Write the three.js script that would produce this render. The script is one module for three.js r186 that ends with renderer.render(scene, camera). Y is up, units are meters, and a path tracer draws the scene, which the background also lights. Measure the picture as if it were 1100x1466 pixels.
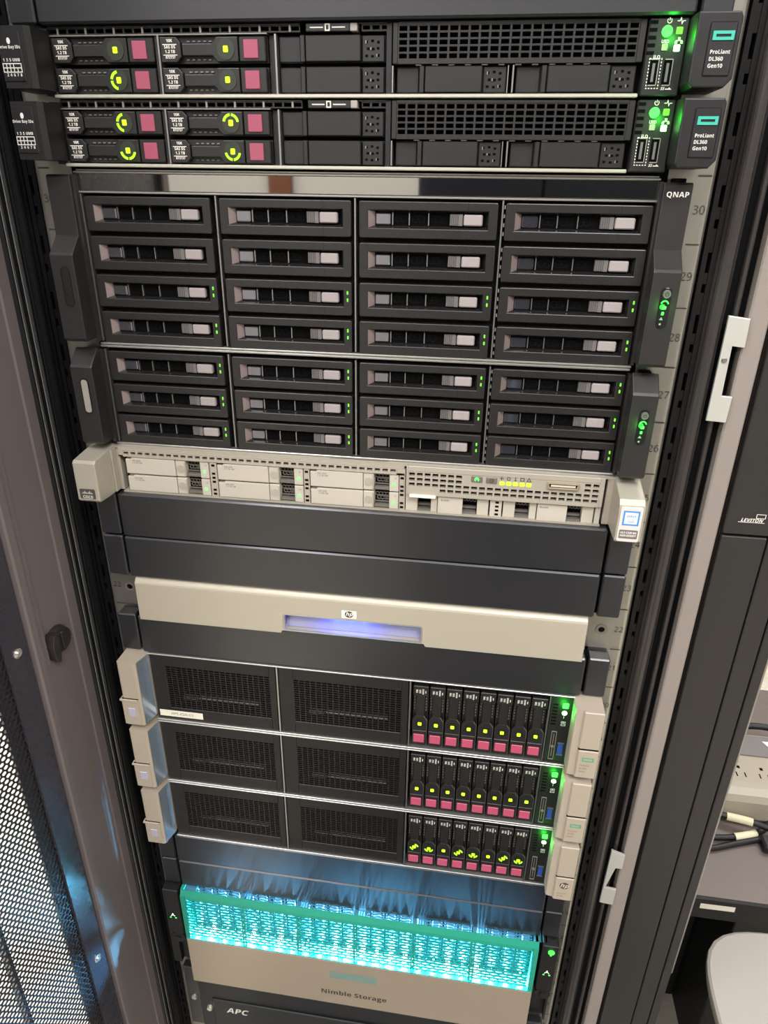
import * as THREE from 'three';
import { mergeGeometries } from 'three/addons/utils/BufferGeometryUtils.js';
import { RectAreaLightUniformsLib } from 'three/addons/lights/RectAreaLightUniformsLib.js';

// ---------------------------------------------------------------- camera, sky, light, exposure
const scene = new THREE.Scene();
const BASE = 0.09, UNIT = 0.04445, MM = 0.001;          // bottom of rack unit 1 above the floor; one rack unit
const camera = new THREE.PerspectiveCamera(72.93, 1100 / 1466, 0.05, 30);
camera.rotation.order = 'YXZ';
camera.position.set(0.10348, BASE + 1.32639, 0.55863);
camera.rotation.set(-0.44358, 0.13761, 0.01421);
scene.background = new THREE.Color(0x20242a);
const renderer = new THREE.WebGLRenderer({ antialias: true });
renderer.toneMapping = THREE.LinearToneMapping;
renderer.toneMappingExposure = 2.2;
renderer.shadowMap.enabled = true;
renderer.shadowMap.type = THREE.PCFSoftShadowMap;
RectAreaLightUniformsLib.init();
const CEILING = 2.62, PANEL_POWER = 10.5, PANEL_COLOUR = 0xfbfaff;
const panelSpots = [[-0.95, 0.75], [0.75, 1.35], [-0.95, 2.25], [-1.3, -0.75], [1.35, -0.9]];      // unseen ceiling panels (x, z); last two placed to light floor and cabinet

// ---------------------------------------------------------------- helpers (all lengths below are millimetres)
let seed = 7;
const rnd = () => { seed = (seed * 1664525 + 1013904223) >>> 0; return seed / 4294967296; };
const counts = {};
function numbered(n) { const k = counts[n] = (counts[n] ?? -1) + 1; return k ? n + '_' + String(k).padStart(3, '0') : n; }

class B {                                             // collects flat-shaded pieces and merges them into one named mesh
  constructor() { this.p = []; this.n = []; }
  tri(a, b, c) {
    const ux = b[0] - a[0], uy = b[1] - a[1], uz = b[2] - a[2], vx = c[0] - a[0], vy = c[1] - a[1], vz = c[2] - a[2];
    let nx = uy * vz - uz * vy, ny = uz * vx - ux * vz, nz = ux * vy - uy * vx; const l = Math.hypot(nx, ny, nz) || 1;
    nx /= l; ny /= l; nz /= l;
    this.p.push(...a, ...b, ...c); this.n.push(nx, ny, nz, nx, ny, nz, nx, ny, nz);
    return this;
  }
  quad(a, b, c, d) { return this.tri(a, b, c).tri(a, c, d); }
  box(x0, x1, y0, y1, z0, z1, c = 0) {
    const lo = [x0, y0, z0], hi = [x1, y1, z1];
    const P = (s, f) => [0, 1, 2].map((i) => (s[i] > 0 ? hi[i] - (i === f ? 0 : c) : lo[i] + (i === f ? 0 : c)));
    const put = (pts, out) => {
      const a = pts[0], b = pts[1], d = pts[2];
      const n = [(b[1] - a[1]) * (d[2] - a[2]) - (b[2] - a[2]) * (d[1] - a[1]), (b[2] - a[2]) * (d[0] - a[0]) - (b[0] - a[0]) * (d[2] - a[2]), (b[0] - a[0]) * (d[1] - a[1]) - (b[1] - a[1]) * (d[0] - a[0])];
      if (n[0] * out[0] + n[1] * out[1] + n[2] * out[2] < 0) pts.reverse();
      pts.length === 3 ? this.tri(...pts) : this.quad(...pts);
    };
    for (let f = 0; f < 3; f++) for (const s of [-1, 1]) {
      const u = (f + 1) % 3, v = (f + 2) % 3, m = (a, b) => { const k = [0, 0, 0]; k[f] = s; k[u] = a; k[v] = b; return P(k, f); };
      const out = [0, 0, 0]; out[f] = s; put([m(-1, -1), m(1, -1), m(1, 1), m(-1, 1)], out);
    }
    if (c > 0) {
      for (let k = 0; k < 3; k++) for (const su of [-1, 1]) for (const sv of [-1, 1]) {
        const u = (k + 1) % 3, v = (k + 2) % 3, S = (e) => { const q = [0, 0, 0]; q[u] = su; q[v] = sv; q[k] = e; return q; };
        const out = [0, 0, 0]; out[u] = su; out[v] = sv;
        put([P(S(-1), u), P(S(1), u), P(S(1), v), P(S(-1), v)], out);
      }
      for (const a of [-1, 1]) for (const b of [-1, 1]) for (const d of [-1, 1]) put([P([a, b, d], 0), P([a, b, d], 1), P([a, b, d], 2)], [a, b, d]);
    }
    return this;
  }
  geo(g, x = 0, y = 0, z = 0) {
    const q = g.index ? g.toNonIndexed() : g, P = q.attributes.position.array, N = q.attributes.normal.array;
    for (let i = 0; i < P.length; i += 3) { this.p.push(P[i] + x, P[i + 1] + y, P[i + 2] + z); this.n.push(N[i], N[i + 1], N[i + 2]); }
    return this;
  }
  poly(pts, z0, z1, bevel = 0, holes = []) {           // outline in x, y pushed out along z
    const s = pts instanceof THREE.Shape ? pts : new THREE.Shape(pts.map((p) => new THREE.Vector2(...p)));
    for (const h of holes) s.holes.push(h instanceof THREE.Path ? h : new THREE.Path(h.map((p) => new THREE.Vector2(...p))));
    const g = new THREE.ExtrudeGeometry(s, { depth: z1 - z0 - bevel, bevelEnabled: bevel > 0, bevelThickness: bevel, bevelSize: bevel, bevelOffset: -bevel, bevelSegments: 2, curveSegments: 6 });
    return this.geo(g, 0, 0, z0);
  }
  side(pts, x0, x1, bevel = 0) {                       // outline in z, y pushed along x
    const s = new THREE.Shape(pts.map(([z, y]) => new THREE.Vector2(-z, y)));
    const g = new THREE.ExtrudeGeometry(s, { depth: x1 - x0 - 2 * bevel, bevelEnabled: bevel > 0, bevelThickness: bevel, bevelSize: bevel, bevelOffset: -bevel, bevelSegments: 2 });
    g.rotateY(Math.PI / 2); return this.geo(g, x0 + bevel, 0, 0);
  }
  plan(pts, y0, y1) {                                  // outline in x, z pushed up along y
    const s = new THREE.Shape(pts.map(([x, z]) => new THREE.Vector2(x, -z)));
    const g = new THREE.ExtrudeGeometry(s, { depth: y1 - y0, bevelEnabled: false, curveSegments: 6 });
    g.rotateX(-Math.PI / 2); return this.geo(g, 0, y0, 0);
  }
  disc(x, y, r, z0, z1, seg = 20, r2 = r) { const g = new THREE.CylinderGeometry(r2, r, z1 - z0, seg); g.rotateX(Math.PI / 2); return this.geo(g, x, y, (z0 + z1) / 2); }
  arc(x, y, r0, r1, a0, a1, z0, z1) {
    const s = new THREE.Shape(); s.absarc(0, 0, r1, a0, a1, false); s.absarc(0, 0, r0, a1, a0, true);
    return this.geo(new THREE.ExtrudeGeometry(s, { depth: z1 - z0, bevelEnabled: false, curveSegments: 10 }), x, y, z0);
  }
  tube(pts, r, seg = 24, rad = 8) { return this.geo(new THREE.TubeGeometry(new THREE.CatmullRomCurve3(pts.map((p) => new THREE.Vector3(...p))), seg, r, rad, false)); }
  cells(x0, y0, px, py, nx, ny, hw, hh, z0, z1, hole = () => true) {   // sheet of nx * ny cells with a rectangular hole in each
    const L = (px - hw) / 2, Q = (py - hh) / 2;
    for (let j = 0; j < ny; j++) for (let i = 0; i < nx; i++) {
      const x = x0 + i * px, y = y0 + j * py;
      if (!hole(i, j)) { this.box(x, x + px, y, y + py, z0, z1); continue; }
      this.box(x, x + px, y, y + Q, z0, z1).box(x, x + px, y + py - Q, y + py, z0, z1).box(x, x + L, y + Q, y + py - Q, z0, z1).box(x + px - L, x + px, y + Q, y + py - Q, z0, z1);
    }
    return this;
  }
  build() {
    const g = new THREE.BufferGeometry(), n = this.p.length, uv = new Float32Array(n / 3 * 2), pos = new Float32Array(n);
    for (let i = 0, k = 0; i < n; i += 3, k += 2) {
      const x = this.p[i] * MM, y = this.p[i + 1] * MM, z = this.p[i + 2] * MM, ax = Math.abs(this.n[i]), ay = Math.abs(this.n[i + 1]), az = Math.abs(this.n[i + 2]);
      pos[i] = x; pos[i + 1] = y; pos[i + 2] = z;
      if (az >= ax && az >= ay) { uv[k] = x; uv[k + 1] = y; } else if (ax >= ay) { uv[k] = z; uv[k + 1] = y; } else { uv[k] = x; uv[k + 1] = z; }
    }
    g.setAttribute('position', new THREE.BufferAttribute(pos, 3));
    g.setAttribute('normal', new THREE.BufferAttribute(new Float32Array(this.n), 3));
    g.setAttribute('uv', new THREE.BufferAttribute(uv, 2));
    return g;
  }
}
const b = () => new B();
function mesh(name, geometry, material, parent, x = 0, y = 0, z = 0) {
  const m = new THREE.Mesh(geometry instanceof B ? geometry.build() : geometry, material);
  m.name = parent === scene ? numbered(name) : name; m.castShadow = m.receiveShadow = true; m.position.set(x * MM, y * MM, z * MM); parent.add(m); return m;
}
function pieces(name, boxes, material, parent) { for (const q of boxes) mesh(name, b().box(...q), material, parent); }
function thing(name, label, category, unitOrPos, group) {
  const o = new THREE.Group(); o.name = numbered(name); scene.add(o);
  if (typeof unitOrPos === 'number') o.position.set(0, BASE + unitOrPos * UNIT, 0); else o.position.set(...unitOrPos.map((v) => v * MM));
  o.userData = { label, category }; if (group) o.userData.group = group;
  return o;
}
function struct(name, geometry, material) { const m = mesh(name, geometry, material, scene); m.userData.kind = 'structure'; return m; }

// ---------------------------------------------------------------- materials
function noiseTexture(size, stretchX, stretchY, lo, hi, srgb, fine = 0.5) {
  const d = new Uint8Array(size * size * 4), layers = [[Math.max(2, size / 8 / stretchX | 0), Math.max(2, size / 8 / stretchY | 0), 1 - fine], [Math.max(2, size / 2 / stretchX | 0), Math.max(2, size / 2 / stretchY | 0), fine]];
  const grids = layers.map(([w, h]) => Array.from({ length: w * h }, rnd));
  for (let y = 0; y < size; y++) for (let x = 0; x < size; x++) {
    let v = 0;
    layers.forEach(([w, h, a], k) => {
      const fx = x / size * w, fy = y / size * h, i = Math.floor(fx), j = Math.floor(fy), u = fx - i, t = fy - j, G = (p, q) => grids[k][(q % h) * w + (p % w)];
      v += a * ((G(i, j) * (1 - u) + G(i + 1, j) * u) * (1 - t) + (G(i, j + 1) * (1 - u) + G(i + 1, j + 1) * u) * t);
    });
    const c = Math.round((lo + (hi - lo) * v) * 255), o = (y * size + x) * 4; d[o] = d[o + 1] = d[o + 2] = c; d[o + 3] = 255;
  }
  const t = new THREE.DataTexture(d, size, size); t.wrapS = t.wrapT = THREE.RepeatWrapping; t.magFilter = t.minFilter = THREE.LinearFilter; t.needsUpdate = true;
  if (srgb) t.colorSpace = THREE.SRGBColorSpace;
  return t;
}
const grain = noiseTexture(256, 1, 1, 0, 1, false, 0.8), wear = noiseTexture(256, 1, 1, 0.86, 1, false, 0.3), brush = noiseTexture(256, 24, 0.5, 0.55, 1, false, 0.6);
const rep = (t, r) => { const c = t.clone(); c.repeat.set(r, r); c.needsUpdate = true; return c; };
const grain40 = rep(grain, 40), wear6 = rep(wear, 6), brush8 = rep(brush, 8);
const M = (color, roughness, metalness = 0, more = {}) => new THREE.MeshStandardMaterial({ color, roughness, metalness, ...more });
const powder = (color, roughness, metalness = 0) => M(color, roughness, metalness, { bumpMap: grain40, bumpScale: 0.000008, roughnessMap: wear6 });
const satin = (color, roughness, coat, coatRoughness) => new THREE.MeshPhysicalMaterial({ color, roughness, clearcoat: coat, clearcoatRoughness: coatRoughness });
const matte = (color, roughness) => new THREE.MeshPhysicalMaterial({ color, roughness, specularIntensity: 0.25 });
const glow = (color, intensity) => M(0x101010, 0.5, 0, { emissive: color, emissiveIntensity: intensity });
const mat = {
  blank: satin(0x1c1c1f, 0.4, 0.6, 0.22), chassis: matte(0x0a0a0b, 0.7), black: powder(0x131212, 0.5), cellLight: glow(0x70f070, 1.0), dial: M(0x2c3122, 0.4), deep: matte(0x030303, 0.9), charcoal: powder(0x1e1c1a, 0.44), tray: powder(0x22201e, 0.36),
  ear: powder(0x151413, 0.48), handle: powder(0x242120, 0.48), silver: M(0xc9c6b6, 0.36, 0.55), bright: M(0xb4b2ab, 0.34, 0.8), rimLeftLit: M(0x857672, 0.3, 0.2), trim: M(0x9c9b97, 0.32, 0.85), gloss: M(0x0a0a0c, 0.05), blackMirror: M(0xa5a29c, 0.03, 1),
  mirror: M(0x86848a, 0.06, 0.9), maroon: M(0x9c4a5e, 0.4), magenta: M(0xb24c64, 0.42), meshPanel: powder(0x151312, 0.5), batteryFront: satin(0x0d0f14, 0.5, 0.2, 0.3), labelPlate: powder(0x2b2722, 0.55), dotGrey: M(0x8d8a80, 0.4, 0.5),
  cisco: powder(0xafa797, 0.42, 0.25), ciscoDark: M(0x6e6a60, 0.5, 0.2), ciscoPlate: powder(0xbab2a2, 0.5), beige: powder(0xa89c8a, 0.5), beigeDark: powder(0x8b7d69, 0.5), kvm: powder(0xb3aa97, 0.4, 0.2),
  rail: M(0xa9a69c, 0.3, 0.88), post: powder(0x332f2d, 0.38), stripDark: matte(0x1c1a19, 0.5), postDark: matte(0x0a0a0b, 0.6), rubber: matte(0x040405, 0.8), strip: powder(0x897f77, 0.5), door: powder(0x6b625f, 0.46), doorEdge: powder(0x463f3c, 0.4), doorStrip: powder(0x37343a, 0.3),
  manager: powder(0x262321, 0.5), bracket: M(0xcfcdc4, 0.35, 0.5, { roughnessMap: wear6 }), zinc: M(0xd4d2c6, 0.25, 0.8),
  green: glow(0x35ff3a, 2.2), greenDim: glow(0x66e030, 1.0), lime: glow(0xb0ff10, 1.7), limeRing: glow(0x8fe60c, 1.25), unlit: M(0x9aa37c, 0.5), offLed: M(0x151515, 0.5),
  pinkTab: M(0x9a908d, 0.45), grip: M(0x6f6b68, 0.4, 0.2), rim: M(0x1d1b1a, 0.25), teal: M(0x22957a, 0.5), tealMesh: M(0x0d8f80, 0.45), nimble: M(0xb3a48f, 0.4, 0.4), litRidge: M(0x6d7d86, 0.3, 0.6), caddy: M(0x14191d, 0.5, 0.7),
  ledDim: glow(0x9fe6ff, 3), led: glow(0xd8f4ff, 16), blueLed: glow(0x3b55ff, 3.0), usb: M(0x2a4a9a, 0.4), blueSheen: M(0xb5c6d6, 0.2, 0.75), bluePlate: M(0x8d8ea6, 0.35, 0.1), cream: powder(0xa59c89, 0.5), greyTop: powder(0x6e645c, 0.6), cabinetBlack: powder(0x0b0b0b, 0.6), white: powder(0x938d82, 0.45), whiteEdge: powder(0xb7ae9e, 0.5),
  paper: M(0xe6dfcc, 0.8), cord: M(0x101010, 0.5), sleeve: M(0xd8d2ae, 0.6), screen: M(0x8f8a86, 0.5), navy: powder(0x14161f, 0.5), wood: M(0x6a3b22, 0.5),
};

// ---------------------------------------------------------------- printing (flat lettering on the real surfaces)
const printCache = new Map();
function printMaterial(key, w, h, px, draw, opts = {}) {
  if (printCache.has(key)) return printCache.get(key);
  const c = document.createElement('canvas'); c.width = Math.round(w * px); c.height = Math.round(h * px);
  const x = c.getContext('2d'); x.scale(px, px); x.textBaseline = 'middle'; x.textAlign = 'center'; x.lineCap = 'round';
  draw(x, w, h);
  const t = new THREE.CanvasTexture(c); t.colorSpace = THREE.SRGBColorSpace; t.anisotropy = 8;
  const m = new THREE.MeshStandardMaterial({ map: t, transparent: true, roughness: opts.roughness ?? 0.6, metalness: 0, ...(opts.glow ? { emissive: 0xffffff, emissiveMap: t, emissiveIntensity: opts.glow } : {}) });
  printCache.set(key, m); return m;
}
function print(parent, name, key, x, y, z, w, h, px, draw, opts) {     // centred at x, y on a face that looks along +z
  return mesh(name, new THREE.PlaneGeometry(w * MM, h * MM), printMaterial(key, w, h, px, draw, opts), parent, x, y, z);
}
const words = (lines, size, colour, gap, weight = '', align = 'center') => (x, w, h) => {
  x.fillStyle = colour; x.textAlign = align; x.font = weight + ' ' + size + 'px sans-serif';
  lines.forEach((s, i) => x.fillText(s, align === 'left' ? 0.2 : w / 2, h / 2 + (i - (lines.length - 1) / 2) * gap));
};

// ---------------------------------------------------------------- the room
const ROOM = { x0: -2.3, x1: 2.5, z0: -1.9, z1: 3.2 };
const wallPaint = M(0xbfbcb5, 0.9), floorMat = M(0xe2dac6, 0.45, 0, { map: noiseTexture(256, 1, 1, 0.86, 1, true, 0.5), roughnessMap: wear6 }), ceilingMat = M(0xdcd8cc, 0.95);
const R = (v) => v * 1000;
struct('floor', b().box(R(ROOM.x0) - 80, R(ROOM.x1) + 80, -60, 0, R(ROOM.z0) - 80, R(ROOM.z1) + 80), floorMat);
struct('ceiling', b().box(R(ROOM.x0) - 80, R(ROOM.x1) + 80, R(CEILING), R(CEILING) + 60, R(ROOM.z0) - 80, R(ROOM.z1) + 80), ceilingMat);
struct('wall_left', b().box(R(ROOM.x0) - 80, R(ROOM.x0), 0, R(CEILING), R(ROOM.z0) - 80, R(ROOM.z1) + 80), wallPaint);
struct('wall_right', b().box(R(ROOM.x1), R(ROOM.x1) + 80, 0, R(CEILING), R(ROOM.z0) - 80, R(ROOM.z1) + 80), wallPaint);
struct('wall_back', b().box(R(ROOM.x0), R(ROOM.x1), 0, R(CEILING), R(ROOM.z0) - 80, R(ROOM.z0)), wallPaint);
struct('wall_front', b().box(R(ROOM.x0), R(ROOM.x1), 0, R(CEILING), R(ROOM.z1), R(ROOM.z1) + 80), wallPaint);
panelSpots.forEach(([x, z], i) => {
  const t = thing('unseen_ceiling_light', ['unseen ceiling light panel left of the open rack door', 'unseen ceiling light panel above the aisle, lighting the rack front', 'unseen ceiling light panel at the far end of the aisle', 'unseen ceiling light panel placed to brighten the floor behind the door mesh', 'unseen ceiling light panel placed to brighten the low black cabinet'][i], 'ceiling light', [R(x), R(CEILING), R(z)], 'unseen ceiling light panels');
  mesh('frame', b().box(-620, 620, -22, -2, -320, -300).box(-620, 620, -22, -2, 300, 320).box(-620, -600, -22, -2, -300, 300).box(600, 620, -22, -2, -300, 300).box(-620, 620, -2, 0, -320, 320), mat.white, t);
  mesh('diffuser', b().box(-600, 600, -12, -2, -300, 300), glow(PANEL_COLOUR, 1.4), t);
  const l = new THREE.RectAreaLight(PANEL_COLOUR, PANEL_POWER * (i > 3 ? 0.6 : 1), 1.2, 0.6); l.position.set(0, -0.016, 0); l.rotation.x = -Math.PI / 2; t.add(l);
});
{
  const t = thing('added_floor_mat', 'added dark mat out of view, darkening reflections in the lower panels', 'mat', [170, 0, 760]);  // added to darken reflections and floor bounce on the lower devices
  mesh('mat_sheet', b().box(-420, 420, 0, 9, -560, 640, 4), matte(0x0d0d10, 0.8), t);
}
{ // added dark cabinet standing in for the reflected person, to darken reflections
  const t = thing('added_dark_cabinet', 'added navy cabinet out of view, standing in for a reflected person', 'cabinet', [230, 0, 1750]);
  mesh('carcass', b().box(-330, 330, 0, 1500, -250, 250, 14), mat.navy, t);
  for (const s of [-1, 1]) { const d = mesh('door', b().box(s > 0 ? 3 : -327, s > 0 ? 327 : -3, 40, 1490, -268, -251, 3), mat.navy, t); mesh('handle', b().box(s * 30 - 8, s * 30 + 8, 760, 900, -284, -268, 3), mat.trim, d); }
  struct('trim_1', b().box(-1010, -900, 0, R(CEILING), R(ROOM.z1) - 60, R(ROOM.z1) - 1), mat.wood);  // unseen post on the far wall, placed for its brown reflection
}

// ---------------------------------------------------------------- the rack itself
const RACK_H = 42 * 44.45;                              // y runs from the bottom of unit 1
const rack = thing('server_rack', 'tall black server rack with open perforated door and numbered galvanised rails', 'server rack', 0);
const Y0 = -70, Y1 = RACK_H + 40;
mesh('plinth', b().box(-296, 296, -90, -12, -900, -10, 3), mat.postDark, rack);
mesh('top_cover', b().box(-300, 300, RACK_H + 20, RACK_H + 50, -900, 0, 3), mat.postDark, rack);
for (const s of [-1, 1]) mesh('side_panel', b().box(s > 0 ? 294 : -300, s > 0 ? 300 : -294, Y0, RACK_H + 20, -900, -22), mat.postDark, rack);
mesh('back_panel', b().box(-294, 294, Y0, RACK_H + 20, -900, -894), mat.postDark, rack);
const numberStrip = printMaterial('rail numbers', 11, 27 * 44.45, 1.7, (x, w) => {
  x.fillStyle = '#0c0b0a'; x.strokeStyle = '#1a1816'; x.font = '8px sans-serif'; x.lineWidth = 0.8;
  for (let k = 0; k < 27; k++) { const n = 34 - k, y = k * 44.45; x.fillText(String(n), w / 2, y + 22.2); x.beginPath(); x.moveTo(1, y); x.lineTo(w - 1, y); x.stroke(); }
});
for (const s of [-1, 1]) {
  const mir = (pts) => (s > 0 ? pts : pts.map(([x, z]) => [-x, z]).reverse());
  const bend = []; for (let k = 0; k <= 6; k++) { const a = Math.PI / 2 * (1 - k / 6); bend.push([250 + 5 * Math.cos(a), -5 + 5 * Math.sin(a)]); }
  const inner = bend.map(([x, z]) => [250 + (x - 250) * 0.6, -5 + (z + 5) * 0.6]).reverse();
  const rail = mesh('mounting_rail', b().plan(mir([[222.5, 0], ...bend, [255, -60], [253, -60], ...inner, [222.5, -2]]), Y0 + 40, RACK_H), mat.rail, rack);
  const strip = mesh('unit_numbers', new THREE.PlaneGeometry(11 * MM, 27 * UNIT), numberStrip, rail, s > 0 ? 247.2 : -245.5, (34 - 13.5) * 44.45, 0.2);
  strip.name = 'unit_numbers';
  // perforated column beside the rail; left one coloured darker for door shade
  const pc = b(); pc.box(Math.min(s * 257.5, s * 261), Math.max(s * 257.5, s * 261), Y0, Y1 - 20, -10, -6).box(Math.min(s * 264, s * 267.5), Math.max(s * 264, s * 267.5), Y0, Y1 - 20, -10, -6);
  for (let k = 0; k * 22.2 < RACK_H; k++) pc.box(Math.min(s * 261, s * 264), Math.max(s * 261, s * 264), k * 22.2 - 4, k * 22.2 + (k % 2 ? 4 : 12), -10, -7);
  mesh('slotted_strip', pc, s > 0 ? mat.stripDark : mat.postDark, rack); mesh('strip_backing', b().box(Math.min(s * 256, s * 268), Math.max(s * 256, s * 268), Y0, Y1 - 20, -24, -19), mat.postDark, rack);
  // rounded post; the left copy has its shade in the colour
  const arc = []; for (let k = 0; k <= 8; k++) { const a = Math.PI * (1 - k / 8); arc.push([273.5 + 4.8 * Math.cos(a), -2 + 4.8 * Math.sin(a)]); }
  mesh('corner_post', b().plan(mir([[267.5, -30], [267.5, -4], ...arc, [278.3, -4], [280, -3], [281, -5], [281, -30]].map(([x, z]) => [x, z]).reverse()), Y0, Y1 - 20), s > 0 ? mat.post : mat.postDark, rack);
  pieces('door_gasket', [[281, 287, -8], [291, 296.5, -10]].map(([p, q, z]) => [Math.min(s * p, s * q), Math.max(s * p, s * q), Y0, Y1 - 20, -30, z]), mat.rubber, rack);
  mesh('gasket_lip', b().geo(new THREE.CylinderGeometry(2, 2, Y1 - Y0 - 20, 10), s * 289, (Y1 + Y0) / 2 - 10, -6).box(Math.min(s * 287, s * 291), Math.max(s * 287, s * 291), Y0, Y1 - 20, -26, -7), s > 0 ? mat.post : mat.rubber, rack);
  if (s < 0) for (const x of [-285.6, -292]) mesh('seal_edge', b().box(x - 0.4, x + 0.4, Y0, Y1 - 20, -8, -3.5), mat.bright, rack);
}
mesh('frame_edge', b().box(297, 312, Y0, Y1, -40, 0, 1.2), mat.strip, rack);
mesh('frame_edge', b().box(-316, -296.5, Y0, Y1, -60, -9, 1), mat.postDark, rack);  // added left piece, blocks light leaking past the hinge
{ // latch strikers on the right
  const y = (u) => u * 44.45;
  const k1 = mesh('striker_plate', b().poly([[282, y(26.1)], [297, y(26.08)], [297.5, y(26.55)], [289.5, y(26.56)], [289, y(27.42)], [298, y(27.4)], [297.5, y(27.88)], [282, y(27.92)]], 0.5, 3, 0.5), mat.bracket, rack);
  mesh('screw', b().disc(285.4, y(27.18), 2.2, 3, 4.4, 14, 1.7), mat.trim, k1);
  mesh('striker_plate', b().poly([[282, y(13.18)], [297, y(13.14)], [297, y(13.72)], [284.5, y(13.75)], [291, y(14.5)], [298, y(14.5)], [298, y(14.98)], [283, y(15.1)]], 0.5, 3, 0.5), mat.bracket, rack);
}
// the open door: hinged at the left post, local x runs from the hinge outwards, its inside looks along local -z
{
  const door = new THREE.Group(); door.name = 'door'; door.position.set(-0.296, 0, 0); door.rotation.y = -(Math.PI - 80 * Math.PI / 180); rack.add(door);
  const D0 = -60, D1 = RACK_H + 10;
  mesh('hinge_stile', b().plan([[2, 0], [2, -3], [12.5, -3], [14, -1.5], [50, -1.5], [51.5, -4.5], [58, -4.5], [60, -8], [67, -8], [68.5, -6], [68.5, 2], [2, 2]].map(([x, z]) => [x, z]), D0, D1), mat.door, door);
  mesh('inner_border', b().box(70, 95.5, D0, D1, -1.5, 1.5), mat.doorStrip, door);
  mesh('border_flange', b().box(66, 107, D0, D1, 9, 12).box(66, 69, D0, D1, 1, 9), mat.doorEdge, door);
  // perforated sheet: a honeycomb of cells, each with a round hole
  const P = 6.2, RH = P * 0.866, g = { p: [], n: [], i: [] };
  const hex = [], rim = []; for (let k = 0; k < 6; k++) { const a = Math.PI / 3 * k + Math.PI / 6; hex.push([Math.cos(a) * P / Math.sqrt(3), Math.sin(a) * P / Math.sqrt(3)]); rim.push([Math.cos(a) * 2.72, Math.sin(a) * 2.72]); }
  const bow = (x) => 22 * (1 - ((x - 330) / 240) ** 2);       // the sheet bows outwards
  const add = (x, y, dz, nz) => { g.p.push(x * MM, y * MM, (bow(x) + dz) * MM); g.n.push(0, 0, nz); return g.p.length / 3 - 1; };
  for (let r = 0; r * RH < 22.5 * 44.45; r++) for (let c = 0; c * P < 460; c++) {
    const cx = 95.5 + P / 2 + c * P + (r % 2 ? P / 2 : 0), cy = -30 + r * RH, f = [], k0 = [], k1 = [];
    for (let k = 0; k < 6; k++) { f.push(add(cx + hex[k][0], cy + hex[k][1], -0.6, -1)); k0.push(add(cx + rim[k][0], cy + rim[k][1], -0.6, -1)); k1.push(add(cx + rim[k][0], cy + rim[k][1], 0.6, -1)); }
    for (let k = 0; k < 6; k++) { const n = (k + 1) % 6; g.i.push(f[k], k0[k], f[n], f[n], k0[k], k0[n], k0[k], k1[k], k0[n], k0[n], k1[k], k1[n]); }
  }
  const mg = new THREE.BufferGeometry(); mg.setAttribute('position', new THREE.Float32BufferAttribute(g.p, 3)); mg.setAttribute('normal', new THREE.Float32BufferAttribute(g.n, 3)); mg.setIndex(g.i);
  mesh('perforated_panel', mg, M(0x232126, 0.45), door);
  mesh('upper_panel', b().box(95.5, 560, 22.5 * 44.45, D1, 4, 6), mat.doorStrip, door);
  mesh('stiffener', b().box(166, 170, D0, 22.5 * 44.45, 16, 26), mat.doorStrip, door);
  mesh('outer_stile', b().box(555, 590, D0, D1, -4, 10, 2), mat.door, door);
  mesh('bottom_rail', b().box(68, 590, D0, -28, -3, 10, 2), mat.door, door);
  for (const u of [20.75, 10.47]) { mesh('screw', b().geo(new THREE.CylinderGeometry(2.6, 4.6, 3, 20).rotateX(-Math.PI / 2), 82.5, u * 44.45, -3).geo(new THREE.CylinderGeometry(5, 5, 0.8, 20).rotateX(Math.PI / 2), 82.5, u * 44.45, -1.9), mat.zinc, door); }
  mesh('lock_cam', b().geo(new THREE.CylinderGeometry(13, 14.5, 7, 28).rotateX(-Math.PI / 2), 35.5, 20.42 * 44.45, -5).box(33, 37, 20.2 * 44.45, 20.65 * 44.45, -11, -8, 0.8)
    .poly([[41, 20.7 * 44.45], [48, 20.72 * 44.45], [52, 20.4 * 44.45], [50, 20.05 * 44.45], [45, 19.98 * 44.45], [43, 20.2 * 44.45]], -12, -2, 0.8), M(0x2a2523, 0.5), door);
}

// ---------------------------------------------------------------- blanking panels
const blankFace = b().box(-218.8, 218.8, 0.5, 43.9, 2, 19.2, 1.4), earBox = b().box(-9.6, 9.6, 0.7, 43.5, 1.5, 17.4, 1.2), webBox = b().box(-2, 2, 1, 43.4, 2, 11);
const G = { blankFace: blankFace.build(), ear: earBox.build(), web: webBox.build() };
function blankingPanel(u, label) {
  const t = thing('blanking_panel', label, 'blanking panel', u - 1, 'smooth black blanking panels');
  mesh('face_plate', G.blankFace, mat.blank, t); for (const k of [-220, 220]) mesh('web', G.web, mat.deep, t, k);
  for (const s of [-1, 1]) mesh('end_cap', G.ear, mat.blank, t, s * 231.2);
  return t;
}
blankingPanel(33, 'topmost blanking panel, cut by the upper picture edge above the thin servers');
blankingPanel(24, 'blanking panel directly under the silver server with the cream ears');
blankingPanel(23, 'blanking panel directly above the silver keyboard drawer');
blankingPanel(21, 'blanking panel behind and directly below the silver keyboard drawer');
blankingPanel(14, 'blanking panel directly under the lowest beige-handled server');
blankingPanel(13, 'blue-lit blanking panel directly above the glowing green bezel');

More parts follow.
